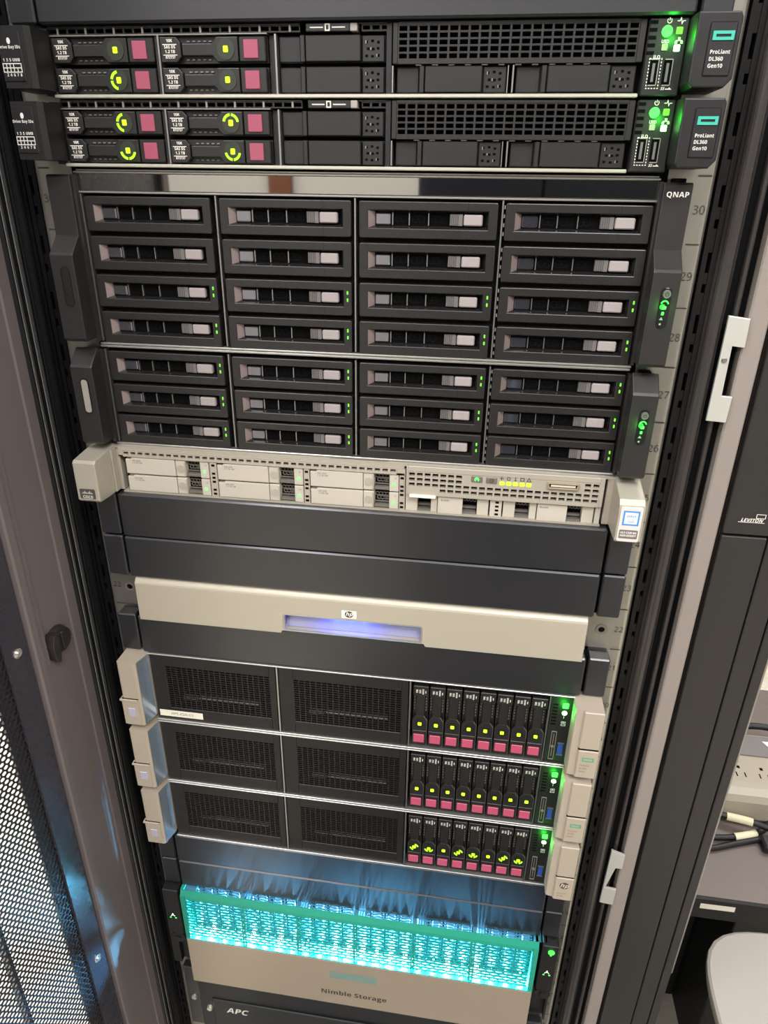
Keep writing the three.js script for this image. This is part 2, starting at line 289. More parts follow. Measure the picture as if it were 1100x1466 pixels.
// ---------------------------------------------------------------- thin 1U servers with maroon buttons (units 32 and 31)
const carrierG = b().box(0, 76.4, 0, 15.5, 2, 9.2)
  .poly([[0.4, 0.3], [12, 0.3], [15.2, 3.5], [15.2, 12], [12, 15.2], [0.4, 15.2]], 9, 14, 0.5)
  .poly([[16, 4.2], [37.5, 4.2], [41, 0.5], [56.2, 0.5], [56.2, 15], [41, 15], [37.5, 11.3], [16, 11.3]], 9, 13.6, 0.5)
  .box(57, 75.8, 0.4, 15.1, 9, 13.8, 0.6).build();
const ventBits = b(); for (let k = 0; k < 5; k++) ventBits.box(18.5 + k * 4, 20.7 + k * 4, 12.5, 13.4, 9.2, 10.2, 0.2).box(17.5 + k * 4, 19.7 + k * 4, 1.8, 2.6, 9.2, 10.2, 0.2);
const ventBitsG = ventBits.build(), buttonG = b().box(60.4, 70.8, 2.2, 13.2, 13.6, 14.8, 0.4).build(), dialG = b().disc(47.6, 7.8, 6.3, 13.4, 14.1, 28).build(), lampG = b().box(46, 49.2, 6, 9.7, 14, 14.6, 0.4).build();
const ring = (a0, a1) => b().arc(47.6, 7.8, 4.4, 6.1, a0, a1, 14, 14.4).build();
const rings = { left: [ring(1.75, 3.0), ring(3.2, 4.5)], bottom: [ring(3.3, 4.6), ring(4.8, 6.1)], top: [ring(0.15, 1.45), ring(1.65, 2.95)] };
const driveLabel = (x, w, h) => { x.fillStyle = '#e9e4d6'; x.textAlign = 'center'; x.font = 'bold 2.6px sans-serif'; x.fillText('10K', w / 2, 1.7); x.fillText('SAS DS', w / 2, 5.4); x.fillText('1.2 TB', w / 2, 8.1); x.font = 'bold 2.2px sans-serif'; x.fillText('872737', w / 2, 11.3); x.fillRect(0.6, 3.3, w - 1.2, 0.5); x.fillRect(0.6, 9.5, w - 1.2, 0.45); };
const blank1 = b().box(0, 73.5, 0, 15.4, 2, 8).box(0, 15, 0.3, 15.1, 6, 9.5, 0.5).box(15.6, 18.8, 0, 15.4, 6, 13.8, 0.4).box(19.4, 57.2, 0.2, 15.2, 6, 14, 0.5).box(58, 73, 0.2, 15.2, 6, 11, 0.4).build();
const blank1Holes = b(); for (const [x, y] of [[61, 11.5], [65, 12], [69, 11.2], [62, 7.6], [65.5, 7.4], [68.8, 7.8], [61, 3.6], [65, 3.3], [69, 3.8]]) blank1Holes.box(x - 0.9, x + 0.9, y - 0.7, y + 0.7, 10.8, 11.3); 
const blank1HolesG = blank1Holes.build(), blank1Bits = b().box(60.2, 60.9, 10.4, 12.2, 11, 11.8).box(63.6, 64.3, 6.8, 8.3, 11, 11.8).box(67.8, 68.4, 2.9, 4.5, 11, 11.8).build();
function driveCarrier(parent, x, y, state) {
  const d = mesh('drive_carrier', carrierG, mat.charcoal, parent, x, y, 0);
  mesh('vent_fins', ventBitsG, mat.dotGrey, d); mesh('release_button', buttonG, mat.maroon, d); mesh('status_dial', dialG, mat.dial, d); mesh('status_light', lampG, mat.lime, d);
  if (rings[state]) for (const r of rings[state]) mesh('activity_ring', r, mat.limeRing, d);
  print(d, 'capacity_print', 'sas', 7.4, 7.8, 14.15, 11.5, 13, 16, driveLabel);
}
function thinServer(u, label, states) {
  const t = thing('rack_server', label, 'server', u - 1, 'thin black servers with maroon drive buttons');
  mesh('chassis', b().box(-217, 217, 1, 43.4, -480, 2), mat.chassis, t);
  mesh('chassis_lip', b().box(-217.6, 191.5, 0.9, 3.2, 2, 15.5, 0.5), mat.silver, t);
  // ventilation strip along the top
  const vs = b().cells(-216, 39.4, 7, 4.2, 26, 1, 5.6, 2.5, 6, 12).box(-216, -34, 43.5, 44.1, 2, 13).box(6, 28, 43.5, 44.1, 2, 13).cells(8.2, 39.4, 6.4, 4.2, 3, 1, 4.8, 2.2, 6, 12); mesh('vent_strip', vs, mat.charcoal, t);
  const posts = b(); for (let k = 0; k < 9; k++) posts.box(-209.6 + k * 21, -208.2 + k * 21, 39.6, 43.4, 12, 12.8); posts.box(-216, -57, 38.5, 39.2, 4, 13.4); mesh('vent_rib', posts, mat.dotGrey, t);
  const tab = mesh('pull_tab', b().box(-29.5, 0.6, 39.1, 44, 2, 15, 0.5), mat.charcoal, t);
  mesh('tab_end', b().box(0.8, 5.6, 39.2, 43.9, 2, 15, 0.4), mat.pinkTab, tab);
  print(tab, 'tab_print', 'tab', -14.5, 41.5, 15.1, 29, 4.4, 16, (x) => { x.fillStyle = '#d8d4c8'; x.fillRect(2.5, 1.9, 9, 0.7); x.fillRect(17.5, 1.9, 9, 0.7); x.strokeStyle = '#d8d4c8'; x.lineWidth = 0.8; x.strokeRect(13.1, 0.5, 2.6, 3.4); });
  // drive bays
  pieces('bay_divider', [...[-216.6, -135.4, -51.6].map((x) => [x, x + 1.2, 3.4, 38.4, 2, 14]), [29.2, 30.1, 4, 19.6, 2, 14], [109.6, 110.6, 4, 19.6, 2, 14], [106.5, 107.1, 4, 19.6, 2, 13]], mat.trim, t);
  pieces('bay_wall', [[-138, -136.2, 3.4, 38.4, 2, 12], [-57, -53, 3.4, 38.4, 2, 8], [25.2, 28.6, 3.4, 44, 2, 13]], mat.black, t);
  driveCarrier(t, -214.6, 22.2, states[0]); driveCarrier(t, -214.6, 4.1, states[1]); driveCarrier(t, -134, 22.2, states[2]); driveCarrier(t, -134, 4.1, states[3]);
  for (const [x, y, w] of [[-49.6, 22.2, 1], [-49.6, 4.1, 1], [32, 4.1, 1.01], [112.2, 4.1, 1.05]]) { const d = mesh('bay_blank', blank1, mat.charcoal, t, x, y, 0); d.scale.x = w; mesh('blank_holes', blank1HolesG, mat.deep, d); mesh('blank_clips', blank1Bits, mat.dotGrey, d); }
  // perforated media bay
  const pm = b().cells(33, 23.1, 6.7, 3.86, 23, 5, 5.3, 2.7, 10, 13.6).box(29.4, 33, 20.6, 44, 8, 14, 0.4).box(187.1, 191.4, 20.6, 44, 8, 14, 0.4).box(33, 187.1, 20.6, 23.1, 8, 14).box(33, 187.1, 42.4, 44, 8, 14);
  mesh('perforated_cover', pm, mat.charcoal, t);
  const bits = b(); for (let k = 0; k < 12; k++) bits.box(45 + k * 11, 49 + k * 11, 19.8, 20.3, 8, 13); mesh('cover_clips', bits, mat.dotGrey, t);
  // control module
  const cm = mesh('control_module', b().box(192.4, 216.4, 1.6, 44, 2, 16, 0.8), mat.charcoal, t);
  const cv = b(); for (let k = 0; k < 5; k++) cv.box(192.9, 197.6, 40.6 - k * 4.1, 42.6 - k * 4.1, 15.9, 16.15); mesh('module_vents', cv, mat.deep, cm);
  mesh('power_light', b().disc(203.6, 36.6, 3.2, 16, 17, 20), mat.green, cm); mesh('health_light', b().box(209, 213, 35, 38.9, 16, 16.8, 0.4), mat.greenDim, cm);
  mesh('locator_button', b().box(201.6, 205.4, 26.2, 30, 16, 16.8, 0.4), mat.unlit, cm); mesh('network_light', b().box(209, 212.9, 25.8, 29.6, 16, 16.8, 0.4), glow(0x9dffa0, 2.4), cm);
  for (const x of [199, 207.6]) { mesh('usb_port', b().arc(x, 15, 2, 3, 0, 0.01, 16, 16.1).box(x - 2.9, x + 2.9, 7.6, 21.6, 16, 16.3), mat.deep, cm); mesh('port_tongue', b().box(x - 1.2, x + 0.4, 9.4, 19.6, 16.3, 16.9), mat.grip, cm); mesh('port_shell', b().box(x - 2.4, x + 2.4, 7.2, 7.8, 16, 16.8).box(x - 2.4, x + 2.4, 21.4, 22, 16, 16.8).box(x + 2.2, x + 2.7, 7.6, 21.6, 16, 16.8), mat.bright, cm); }
  print(cm, 'module_print', 'dlctl', 204.4, 23, 16.45, 24, 42, 14, (x, w, h) => {
    x.strokeStyle = x.fillStyle = '#dedacb'; x.lineWidth = 0.45; x.lineCap = 'butt';
    x.beginPath(); x.arc(11.8, 1.8, 1.3, -0.9, 4); x.stroke(); x.beginPath(); x.moveTo(11.8, 0); x.lineTo(11.8, 1.8); x.stroke();
    x.beginPath(); x.moveTo(16.5, 2); x.lineTo(18, 2); x.lineTo(18.6, 0.5); x.lineTo(19.4, 3.4); x.lineTo(20, 2); x.lineTo(21.4, 2); x.stroke();
    x.font = 'bold 2.7px sans-serif'; x.fillText('UID', 11, 12.2); x.fillText('iLO', 7.2, 20.4);
    x.strokeRect(17, 12.9, 1.1, 0.9); x.strokeRect(20.4, 12.9, 1.1, 0.9); x.strokeRect(18.7, 10.8, 1.1, 0.9); x.beginPath(); x.moveTo(19.2, 11.7); x.lineTo(19.2, 12.3); x.moveTo(17.5, 12.9); x.lineTo(17.5, 12.3); x.lineTo(21, 12.3); x.lineTo(21, 12.9); x.stroke();
    x.lineWidth = 0.6; x.setLineDash([1, 0.8]); x.strokeRect(3.2, 21.8, 7.4, 16.4); x.setLineDash([]);
    x.font = 'bold italic 2.3px sans-serif'; x.fillText('SS', 13.6, 38.6); x.beginPath(); x.moveTo(15.4, 38.6); x.lineTo(18.6, 38.6); x.lineTo(17.6, 37.8); x.stroke();
  });
  const pl = new THREE.PointLight(0x30ff40, 0.0004, 0); pl.position.set(0.2078, 0.033, 0.0225); pl.castShadow = true; pl.shadow.radius = 0.15; t.add(pl);
  // ears
  const le = mesh('ear', b().plan([[-241, 2], [-241, 35], [-239.5, 36.5], [-220, 36.5], [-217, 33], [-215, 15], [-217, 2]].reverse(), 4.8, 41.4).box(-224, -216, 2.5, 43, 2, 14), mat.ear, t);
  mesh('ear_plate', b().box(-240, -223.6, 8.6, 38.4, 36, 37.3, 0.6), mat.black, le);
  print(le, 'ear_print', 'bayid', -231.8, 23.5, 37.5, 16, 28, 20, (x, w) => {
    x.fillStyle = x.strokeStyle = '#d9d6cc'; x.lineWidth = 0.5; x.beginPath(); x.ellipse(8, 5, 1.3, 1.9, 0, 0, 7); x.fill(); x.font = 'bold 2.5px sans-serif'; x.fillText('Drive Bay IDs', w / 2, 8.9);
    x.font = 'bold 2.5px sans-serif'; x.fillText('1', 2.2, 16.4); x.fillText('3', 4.6, 16.4); x.fillText('5', 7, 16.4); x.fillText('UMB', 11.4, 16.4); ['2', '4', '6', '7', '8'].forEach((s, i) => x.fillText(s, 3.4 + i * 2.5, 25.2));
    x.lineWidth = 0.55; x.strokeRect(1, 18.2, 13.4, 5); x.beginPath(); x.moveTo(1, 20.7); x.lineTo(14.4, 20.7); for (const k of [3.6, 6.2, 8.8]) { x.moveTo(k, 18.2); x.lineTo(k, 23.2); } x.moveTo(11.5, 20.7); x.lineTo(11.5, 23.2); x.stroke();
  });
  const re = mesh('ear', b().poly([[216.6, 6.5], [219, 3.8], [238, 3.8], [242.2, 8.5], [242.2, 40], [240.6, 43], [216.6, 43]], 2, 38, 1).box(217, 243.6, 42.2, 44, 2, 26, 0.4), mat.ear, t);
  mesh('ear_plate', b().box(224, 239.6, 9.8, 37.6, 37.8, 38.8, 0.6), mat.black, re);
  mesh('logo_frame', b().poly([[226.2, 28.2], [238.4, 28.2], [238.4, 32.9], [226.2, 32.9]], 38.8, 39.4, 0, [[[228, 29.8], [236.6, 29.8], [236.6, 31.3], [228, 31.3]]]), M(0x38ab93, 0.45), re);
  print(re, 'model_print', 'dl360', 232.3, 19.2, 39, 13, 12, 24, words(['ProLiant', 'DL360', 'Gen10'], 2.9, '#cfccc2', 3.6, 'bold', 'left'));
  return t;
}
thinServer(32, 'upper of the two thin black servers with maroon drive buttons', ['', 'left', '', '']);
thinServer(31, 'lower thin black maroon-button server, resting above the glossy mirror strip', ['left', 'bottom', 'top', 'bottom']);

// ---------------------------------------------------------------- large storage units with silver tabs (units 28-30 and 26-27)
const TW = 102.2, TH = 25.3;
const roundRect = (x0, y0, x1, y1, r) => { const s = new THREE.Shape(); s.moveTo(x0 + r, y0); s.lineTo(x1 - r, y0); s.quadraticCurveTo(x1, y0, x1, y0 + r); s.lineTo(x1, y1 - r); s.quadraticCurveTo(x1, y1, x1 - r, y1); s.lineTo(x0 + r, y1); s.quadraticCurveTo(x0, y1, x0, y1 - r); s.lineTo(x0, y0 + r); s.quadraticCurveTo(x0, y0, x0 + r, y0); return s; };
const trayFrameG = b().poly(roundRect(0, 0, 80.6, TH, 1.6), 2, 8, 0.7, [[[7, 7], [7, 19.2], [80.7, 19.2], [80.7, 7]]]).build();
const trayG = (() => {
  const s = roundRect(0, 0, TW, TH, 1.8); return b().poly(s, 2, 8, 0.7, [[[7, 7], [7, 19.2], [95.4, 19.2], [95.4, 7]]]).build();
})();
const seamG = b().box(80.4, 80.9, 19.6, TH - 0.4, 7.9, 8.06).box(80.4, 80.9, 0.4, 6.6, 7.9, 8.06).build();
const trayBackG = b().box(7, 95.4, 7, 19.2, 1.6, 2.2).build();
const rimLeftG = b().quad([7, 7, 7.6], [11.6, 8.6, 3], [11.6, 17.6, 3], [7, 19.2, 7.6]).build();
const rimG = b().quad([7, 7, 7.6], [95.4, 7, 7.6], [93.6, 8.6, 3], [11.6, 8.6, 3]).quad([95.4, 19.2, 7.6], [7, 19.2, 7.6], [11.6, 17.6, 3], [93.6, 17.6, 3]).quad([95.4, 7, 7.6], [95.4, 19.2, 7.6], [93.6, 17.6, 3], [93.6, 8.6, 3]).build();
const windowG = b().box(12, 23.6, 9, 17.2, 2, 4.6, 0.8).build();
const finsG = b().box(24.6, 25.3, 9, 17.4, 2, 4.4).box(37, 37.7, 9, 17.4, 2, 4.4).box(51.4, 52.1, 9, 17.4, 2, 4.4).build();
const latticeG = (() => { const q = b(); for (let k = 0; k < 3; k++) q.arc(29 + k * 12.6, 13.2, 2.2, 2.8, 0, 6.2, 2.2, 2.6).arc(33.4 + k * 12.6, 13.2, 2.2, 2.8, 0, 6.2, 2.2, 2.6); return q.build(); })();
const gripG = (() => { const q = b().box(67.4, 76.8, 9.2, 17.2, 2, 5, 0.3); for (let k = 0; k < 4; k++) q.box(67.8 + k * 1.5, 68.6 + k * 1.5, 9.6, 16.8, 5, 5.8, 0.2); return q.build(); })();
const gripBackG = b().box(73.6, 76.9, 9.2, 17.2, 5, 5.6, 0.2).build();
const tabG = b().box(77.6, 91.4, 9.4, 17, 2, 6.8, 0.8).build();
const ledG = (y) => b().box(98.3, 99.5, y - 1.3, y + 1.3, 8, 8.5, 0.3).build();
const led1G = ledG(17.4), led2G = ledG(12), dotsG = b().box(98.6, 99.2, 16.6, 17.4, 8, 8.15).box(98.6, 99.2, 14, 14.6, 8, 8.15).build();
const TRAY_X = [-212, -102.8, 5.2, 112.8];
const seamMat = M(0x161413, 0.8);
function storageUnit(u, units, rows, label, extra) {
  const t = thing('storage_array', label, 'storage unit', u, 'storage units with silver drive tabs'), H = units * 44.45;
  mesh('chassis', b().box(-217.5, 217.5, 1, H - 1, -480, 2), mat.chassis, t);
  rows.forEach((top, r) => TRAY_X.forEach((x, c) => {
    const d = mesh('drive_tray', trayG, mat.tray, t, x, top - TH, 0);
    mesh('tray_recess', trayBackG, mat.deep, d); mesh('recess_rim', rimG, mat.rim, d); mesh('seam', seamG, seamMat, d); mesh('label_window', windowG, mat.mirror, d); mesh('tray_fins', finsG, mat.trim, d); mesh('tray_vents', latticeG, mat.chassis, d); mesh('recess_edge_sheen', rimLeftG, mat.rimLeftLit, d);  // recess edge coloured paler for the light its left bevel reflects
    mesh('release_slide', gripG, mat.grip, d); mesh('slide_back', gripBackG, mat.grip, d); mesh('release_tab', tabG, mat.pinkTab, d);
    if (extra.lit(r, c)) { mesh('status_light', led1G, mat.greenDim, d); mesh('status_light', led2G, mat.greenDim, d); } else mesh('status_light', dotsG, mat.offLed, d);
  }));
  const top = rows[0] + 1.6; pieces('bay_divider', [-214.4, -105.6, 1.8, 110].map((x) => [x, x + 1.1, 3, top, 2, 8.2]), mat.trim, t);
  const studs = b(); for (const x of [112, -215.8]) rows.forEach((q) => { for (let k = 0; k < 4; k++) studs.box(x - 0.4, x + 0.4, q - 4 - k * 6, q - 1.6 - k * 6, 2, 7); }); mesh('divider_studs', studs, mat.dotGrey, t);
  mesh('chassis_lip', b().box(-216.5, 217.5, 0, 1.7, 2, 9, 0.4), mat.bright, t);
  extra.top(t, H);
  // ears: a flat upper part and a thicker carrying handle below
  const y1 = H - 4.4, h1 = extra.handle;
  const profile = [[2, y1], [13, y1], [14.5, y1 - 1.5], [14.5, h1 + 12], [27, h1], [28.5, h1 - 2], [28.5, 8], [26, 5.5], [2, 5.5]];
  const L = mesh('ear', b().side(profile, -236.5, -217, 0.8).box(-217.5, -214.6, 3, H - 4, 2, 12), mat.handle, t), Rr = mesh('ear', b().side(profile, 217.8, 237.2, 0.8).box(216, 218, 3, H - 4, 2, 12), mat.handle, t);
  mesh('ear_latch', b().box(224, 233, y1 - 0.5, y1 + 2.6, 3, 10, 0.5), mat.chassis, Rr);
  const cap = (x0, x1, y0, y1c) => roundRect(x0, y0, x1, y1c, (x1 - x0) / 2 - 0.01);
  mesh('handle_slot', b().poly(cap(-228.4, -222.6, 34.6, 63), 28.4, 28.9, 0), extra.slot, L);
  mesh('slot_rim', b().poly(cap(-229.3, -221.7, 33.6, 64), 28.3, 29.2, 0, [new THREE.Path(cap(-228.5, -222.5, 34.5, 63.1).getPoints(6))]), mat.ear, L);
  const p = mesh('control_pod', b().poly(cap(225, 232.4, 34.4, 62.4), 28.4, 29.4, 0.4), mat.gloss, Rr);
  mesh('power_button', b().disc(228.9, 58, 3.1, 29.2, 30.4, 20, 2.7), mat.trim, p);
  mesh('status_light', b().arc(228.6, 51, 2, 2.8, 0.2, 2.94, 29.3, 29.8).box(227.2, 230, 47.6, 49.8, 29.3, 29.9, 0.3).box(227.4, 229.2, 43.6, 45.8, 29.3, 29.9, 0.3), mat.green, p);
  mesh('fault_light', b().poly([[226.6, 40.2], [229.2, 40.2], [227.9, 42.2]], 29.3, 29.8).box(227, 228.4, 36.6, 37.9, 29.3, 29.8, 0.2), glow(0x90c090, 0.6), p);
  print(p, 'power_print', 'pwr', 228.9, 58, 30.5, 4.4, 4.4, 24, (x) => { x.strokeStyle = '#2a2a28'; x.lineWidth = 0.5; x.beginPath(); x.arc(2.2, 2.3, 1.2, -0.9, 4); x.moveTo(2.2, 0.6); x.lineTo(2.2, 2.2); x.stroke(); });
  const pl = new THREE.PointLight(0x30ff40, 0.00022, 0); pl.position.set(0.2286, 0.0485, 0.0345); pl.castShadow = true; pl.shadow.radius = 0.1; t.add(pl);
  print(Rr, 'maker_print', 'qnap', 227.6, y1 - 7.2, 14.7, 18, 5, 24, (x, w, h) => { x.fillStyle = x.strokeStyle = '#efece4'; x.font = 'bold 5.4px sans-serif'; x.setTransform(24 * 1.02, 0, 0, 24 * 0.86, 0, 0); x.fillText('QNAP', w / 2, h / 2 + 0.6, 17.2); });
}
storageUnit(27, 3, [114.2, 85.3, 56.3, 27.3], 'larger black storage unit with four rows of silver-tabbed trays', {
  lit: (r) => r > 1, handle: 74, slot: mat.black,
  top: (t, H) => {
    mesh('glossy_strip', b().box(-216.4, 216, 118, 130, 2, 8, 0.3), mat.blackMirror, t);
    pieces('strip_edge', [[-217, 216.6, 130, 131.6, 2, 8.6, 0.4], [-217, 216.6, 116.2, 117.7, 2, 8.6, 0.4]], mat.bright, t);
    mesh('top_lip', b().box(-217, 216, 131.8, 132.8, 2, 3.6), mat.bright, t);
  },
});
storageUnit(25, 2, [83.4, 55, 27.4], 'smaller black storage unit with three rows of silver-tabbed trays', {
  lit: () => true, handle: 75, slot: mat.white,  // pale slot fill stands for light showing in the left handle
  top: (t, H) => mesh('strip_edge', b().box(-217, 217, 86.6, 88.4, 2, 9, 0.4), mat.bright, t),
});

// ---------------------------------------------------------------- silver 1U server with cream ears (unit 25)
{
  const t = thing('rack_server', 'silver grey thin server with boxy cream ears and vent holes', 'server', 24);
  mesh('chassis', b().box(-217, 217, 1, 43, -480, 3), mat.chassis, t);
  mesh('top_cover', b().box(-216, 214, 42.6, 43.8, -60, 13.5).box(-214, -20, 43.8, 44.2, 3, 9).box(30, 175, 43.8, 44.2, 3, 9), mat.cisco, t);
  mesh('vent_strip', b().cells(-210.1, 35.6, 6.72, 4.2, 37, 1, 4.6, 2.4, 9, 13.4).box(-214, 45, 39.8, 42.6, 3, 13.4, 0.3).box(-214, -210, 34.2, 39.8, 3, 13.4).box(38.4, 46, 34.2, 39.8, 3, 13.4).box(-214, 45, 34.2, 35.6, 3, 13.4), mat.cisco, t);
  mesh('chassis_lip', b().box(-214, 212, -0.4, 0.9, 3, 14), mat.cisco, t);
  const trayC = b().box(0, 78.6, 0, 16.2, 3, 7).poly([[0.4, 0.4], [47, 0.4], [47, 15.8], [6.8, 15.8], [5, 14.2], [0.4, 14.2]], 6, 13, 0.5).box(47.4, 56.6, 0.3, 15.8, 6, 12.4, 0.5).box(70.2, 78.2, 0.3, 15.9, 6, 12.4, 0.4).build();
  const latchC = b().disc(52, 8, 3.6, 12.3, 12.9, 20).box(55.4, 56.5, 1.5, 14.6, 12.3, 13, 0.2).build(), cageC = b().box(57.2, 69.8, 0.6, 15.6, 6.9, 7.3).build();
  const ringC = b(); for (let j = 0; j < 2; j++) for (let i = 0; i < 4; i++) ringC.arc(59.2 + i * 3 + (j ? 1.5 : 0) * (i < 3 ? 1 : 0), 12.6 - j * 3.6, 1.25, 1.8, 0, 6.28, 7.2, 8.2);
  ringC.box(57.2, 69.8, 1.4, 3.8, 7.2, 11.6).box(57.2, 69.8, 5.2, 6, 7.2, 9); const ringCG = ringC.build();
  const lampA = b().box(73, 75.2, 5, 8, 12.4, 12.8, 0.3).build(), lampB = b().box(74.6, 76.4, 12.2, 13.4, 12.4, 12.7, 0.2).build();
  for (const x of [-208.8, -122.6, -38]) for (const y of [17.6, 0.8]) {
    const d = mesh('drive_tray', trayC, mat.ciscoPlate, t, x, y, 0); mesh('latch', latchC, mat.cisco, d); mesh('tray_recess', cageC, mat.deep, d); mesh('recess_vents', ringCG, mat.ciscoDark, d); mesh('status_light', lampA, mat.cellLight, d); mesh('fault_light', lampB, mat.unlit, d);
    print(d, 'tray_print', 'ctray', 13.6, 11.6, 13.1, 14, 6, 10, (q) => { q.fillStyle = '#6d675c'; q.font = '2px sans-serif'; q.textAlign = 'left'; q.fillText('SAS HDD', 0.3, 1.2); q.fillText('1.2 TB 10K', 0.3, 3.2); });
  }
  const holes = b();
  for (let k = 0; k < 8; k++) if (k % 4 !== 2) holes.box(-1.5, 1.5, 2.6 + k * 3.9, 4.6 + k * 3.9, 12.5, 12.75);
  pieces('bay_divider', [[-129.6, -123, 0.8, 33.8, 3, 12.6, 0.3], [-43.6, -38.4, 0.8, 33.8, 3, 12.6, 0.3], [40.8, 46, 0.8, 33.8, 3, 12.6, 0.3]], mat.cisco, t); const holesG = holes.build(); for (const x of [-126.2, -41, 43.2]) mesh('divider_holes', holesG, mat.deep, t, x);
  // right-hand module
  const N = 24, solid = (i, j) => j === 0 ? i >= 4 && i < N : j === 1 ? i < N : j >= 2 ? i < 7 || i > N - 3 : false;
  const cm = mesh('control_module', b().cells(48.6, 20.6, 6.62, 4.62, N, 4, 4.9, 2.9, 12, 16, solid).box(46.9, 48.6, 17.9, 44, 3, 16, 0.3).box(207.5, 210.8, 17.9, 44, 3, 16, 0.3).box(48.6, 207.5, 17.9, 20.6, 3, 16).box(48.6, 207.5, 39.1, 44, 3, 16, 0.4), mat.cisco, t);
  mesh('power_button', b().box(102, 111.2, 33.4, 38.8, 16, 17, 0.5), mat.ciscoDark, cm); mesh('power_light', b().arc(106.6, 36.1, 1.1, 1.9, -0.9, 4, 17, 17.3).box(106.2, 107, 36, 38.2, 17, 17.3), glow(0x40e050, 1.8), cm);
  mesh('locator_button', b().box(114.4, 123.4, 33.2, 38.6, 16, 17, 0.5), mat.ciscoDark, cm); print(cm, 'locator_print', 'cuid', 118.9, 35.9, 17.1, 5, 4.6, 16, (x) => { x.strokeStyle = '#2c2a26'; x.lineWidth = 0.5; x.beginPath(); x.arc(2.5, 2.3, 1.5, 0, 7); x.moveTo(2.5, 2.3); x.lineTo(2.51, 2.3); x.stroke(); });
  for (let k = 0; k < 5; k++) mesh('status_light', b().box(125.8 + k * 5.5, 129.6 + k * 5.5, 32.4, 35.4, 16, 16.6, 0.4), glow(0x9df010, 1.9), cm);
  print(cm, 'icon_print', 'cicons', 138.5, 38.2, 16.2, 28, 4.4, 14, (x) => { x.fillStyle = x.strokeStyle = '#3c3933'; x.lineWidth = 0.6; x.beginPath(); x.moveTo(1.2, 2.2); x.lineTo(4.4, 2.2); x.moveTo(2.6, 0.6); x.lineTo(2.6, 3.8); x.stroke(); x.beginPath(); x.arc(8.4, 2.2, 1.3, 0, 7); x.stroke(); x.beginPath(); x.moveTo(14, 0.4); x.lineTo(14, 3.8); x.moveTo(13.2, 3.2); x.lineTo(14.8, 3.2); x.stroke(); x.strokeRect(18.2, 0.8, 2.8, 2.6); x.beginPath(); x.moveTo(25, 0.6); x.lineTo(26.6, 3.6); x.lineTo(23.4, 3.6); x.closePath(); x.stroke(); });
  const cn = mesh('console_port', b().poly(roundRect(164.6, 32.4, 190.4, 38.2, 1.4), 16, 18.4, 0.5, [[[166.6, 33.8], [188.4, 33.8], [189, 36.9], [166, 36.9]]]), M(0xa89a82, 0.35, 0.5), cm); mesh('port_core', b().box(167.6, 187.6, 34.4, 36.2, 16, 17.2), M(0xd0c8b4, 0.5), cn); mesh('port_well', b().box(166, 189, 33.8, 37, 15.9, 16.2), mat.deep, cn);
  // lower row of blanks and slots
  pieces('bay_blank', [[46.6, 57, 0.9, 16.4, 3, 11.5, 0.3], [68.6, 74.2, 0.9, 16.4, 3, 11.5, 0.3], [74.6, 96, 0.9, 16.6, 3, 13.5, 0.3], [108.4, 118.2, 0.9, 16.4, 3, 11.5, 0.3], [119.4, 129.4, 0.9, 16.6, 3, 12.6, 0.3], [130.6, 140.6, 0.9, 16.4, 3, 11.5, 0.3], [152.6, 158.6, 0.9, 16.4, 3, 11.5, 0.3], [159.2, 183.8, 0.9, 16.6, 3, 13.5, 0.3], [196.4, 206, 0.9, 16.4, 3, 11.5, 0.3], [207, 211.4, 0.9, 17.6, 3, 12, 0.3]], mat.ciscoPlate, t); const rims = b();
  for (const x of [57, 96, 140.8, 184]) { mesh('slot_back', b().box(x, x + 11.6, 1, 16.2, 3, 4), mat.deep, t); rims.box(x, x + 11.6, 1, 3, 4, 11).box(x, x + 11.6, 4.6, 6.6, 4, 7); for (let k = 0; k < 4; k++) rims.arc(x + 1.8 + k * 2.8, 11.8, 0.9, 1.5, 0, 6.28, 4, 5.2); }
  mesh('slot_vents', rims, mat.ciscoDark, t);
  const dh = b(); for (let k = 0; k < 4; k++) dh.box(123.8, 126.8, 2.4 + k * 3.7, 4.2 + k * 3.7, 12.5, 12.8); mesh('divider_holes', dh, mat.deep, t);
  mesh('pull_tab', b().box(50.2, 73, 16.2, 18.4, 3, 19, 0.6), mat.paper, t);
  for (const x of [80.8, 164.6]) print(t, 'tray_print', 'cblank', x, 13.2, 13.7, 10, 3, 10, words(['BLANK'], 2.4, '#6d675c', 1));
  // ears
  const prof = [[2, 44], [14, 44.2], [42, 38.4], [45.6, 34.6], [46.6, 30], [46.6, 4.4], [44.6, 2.2], [2, 2.2]];
  const L = mesh('ear', b().side([[2, 44], [14, 44], [44, 40.6], [46.4, 38.4], [46.6, 4.4], [44.6, 2.4], [30, 1.2], [2, 1]], -239.4, -218.6, 1.2), mat.cisco, t);
  mesh('ear_base', b().box(-219.5, -214, 1, 43.6, 2, 12, 0.4).box(-218.6, -216.8, 2, 42, 12, 20, 0.3), mat.cisco, t);
  print(L, 'maker_badge', 'cisco', -229.4, 10.4, 46.9, 14.4, 9.4, 24, (x, w, h) => { x.fillStyle = '#45413c'; x.beginPath(); x.roundRect(0, 0, w, h, 1.2); x.fill(); x.fillStyle = '#d9d4c6'; x.font = 'bold 3.8px sans-serif'; x.fillText('CISCO', w / 2, 6.9, 9.6); [1, 1.6, 2.6, 1.6, 1, 1.6, 2.6, 1.6, 1].forEach((q, i) => x.fillRect(2.4 + i * 1.1, 4.6 - q, 0.55, q)); });
  const Rr = mesh('ear', b().side(prof, 218.4, 238.6, 1.2).box(213.4, 219.4, 1, 43.6, 2, 12, 0.4), mat.cisco, t);
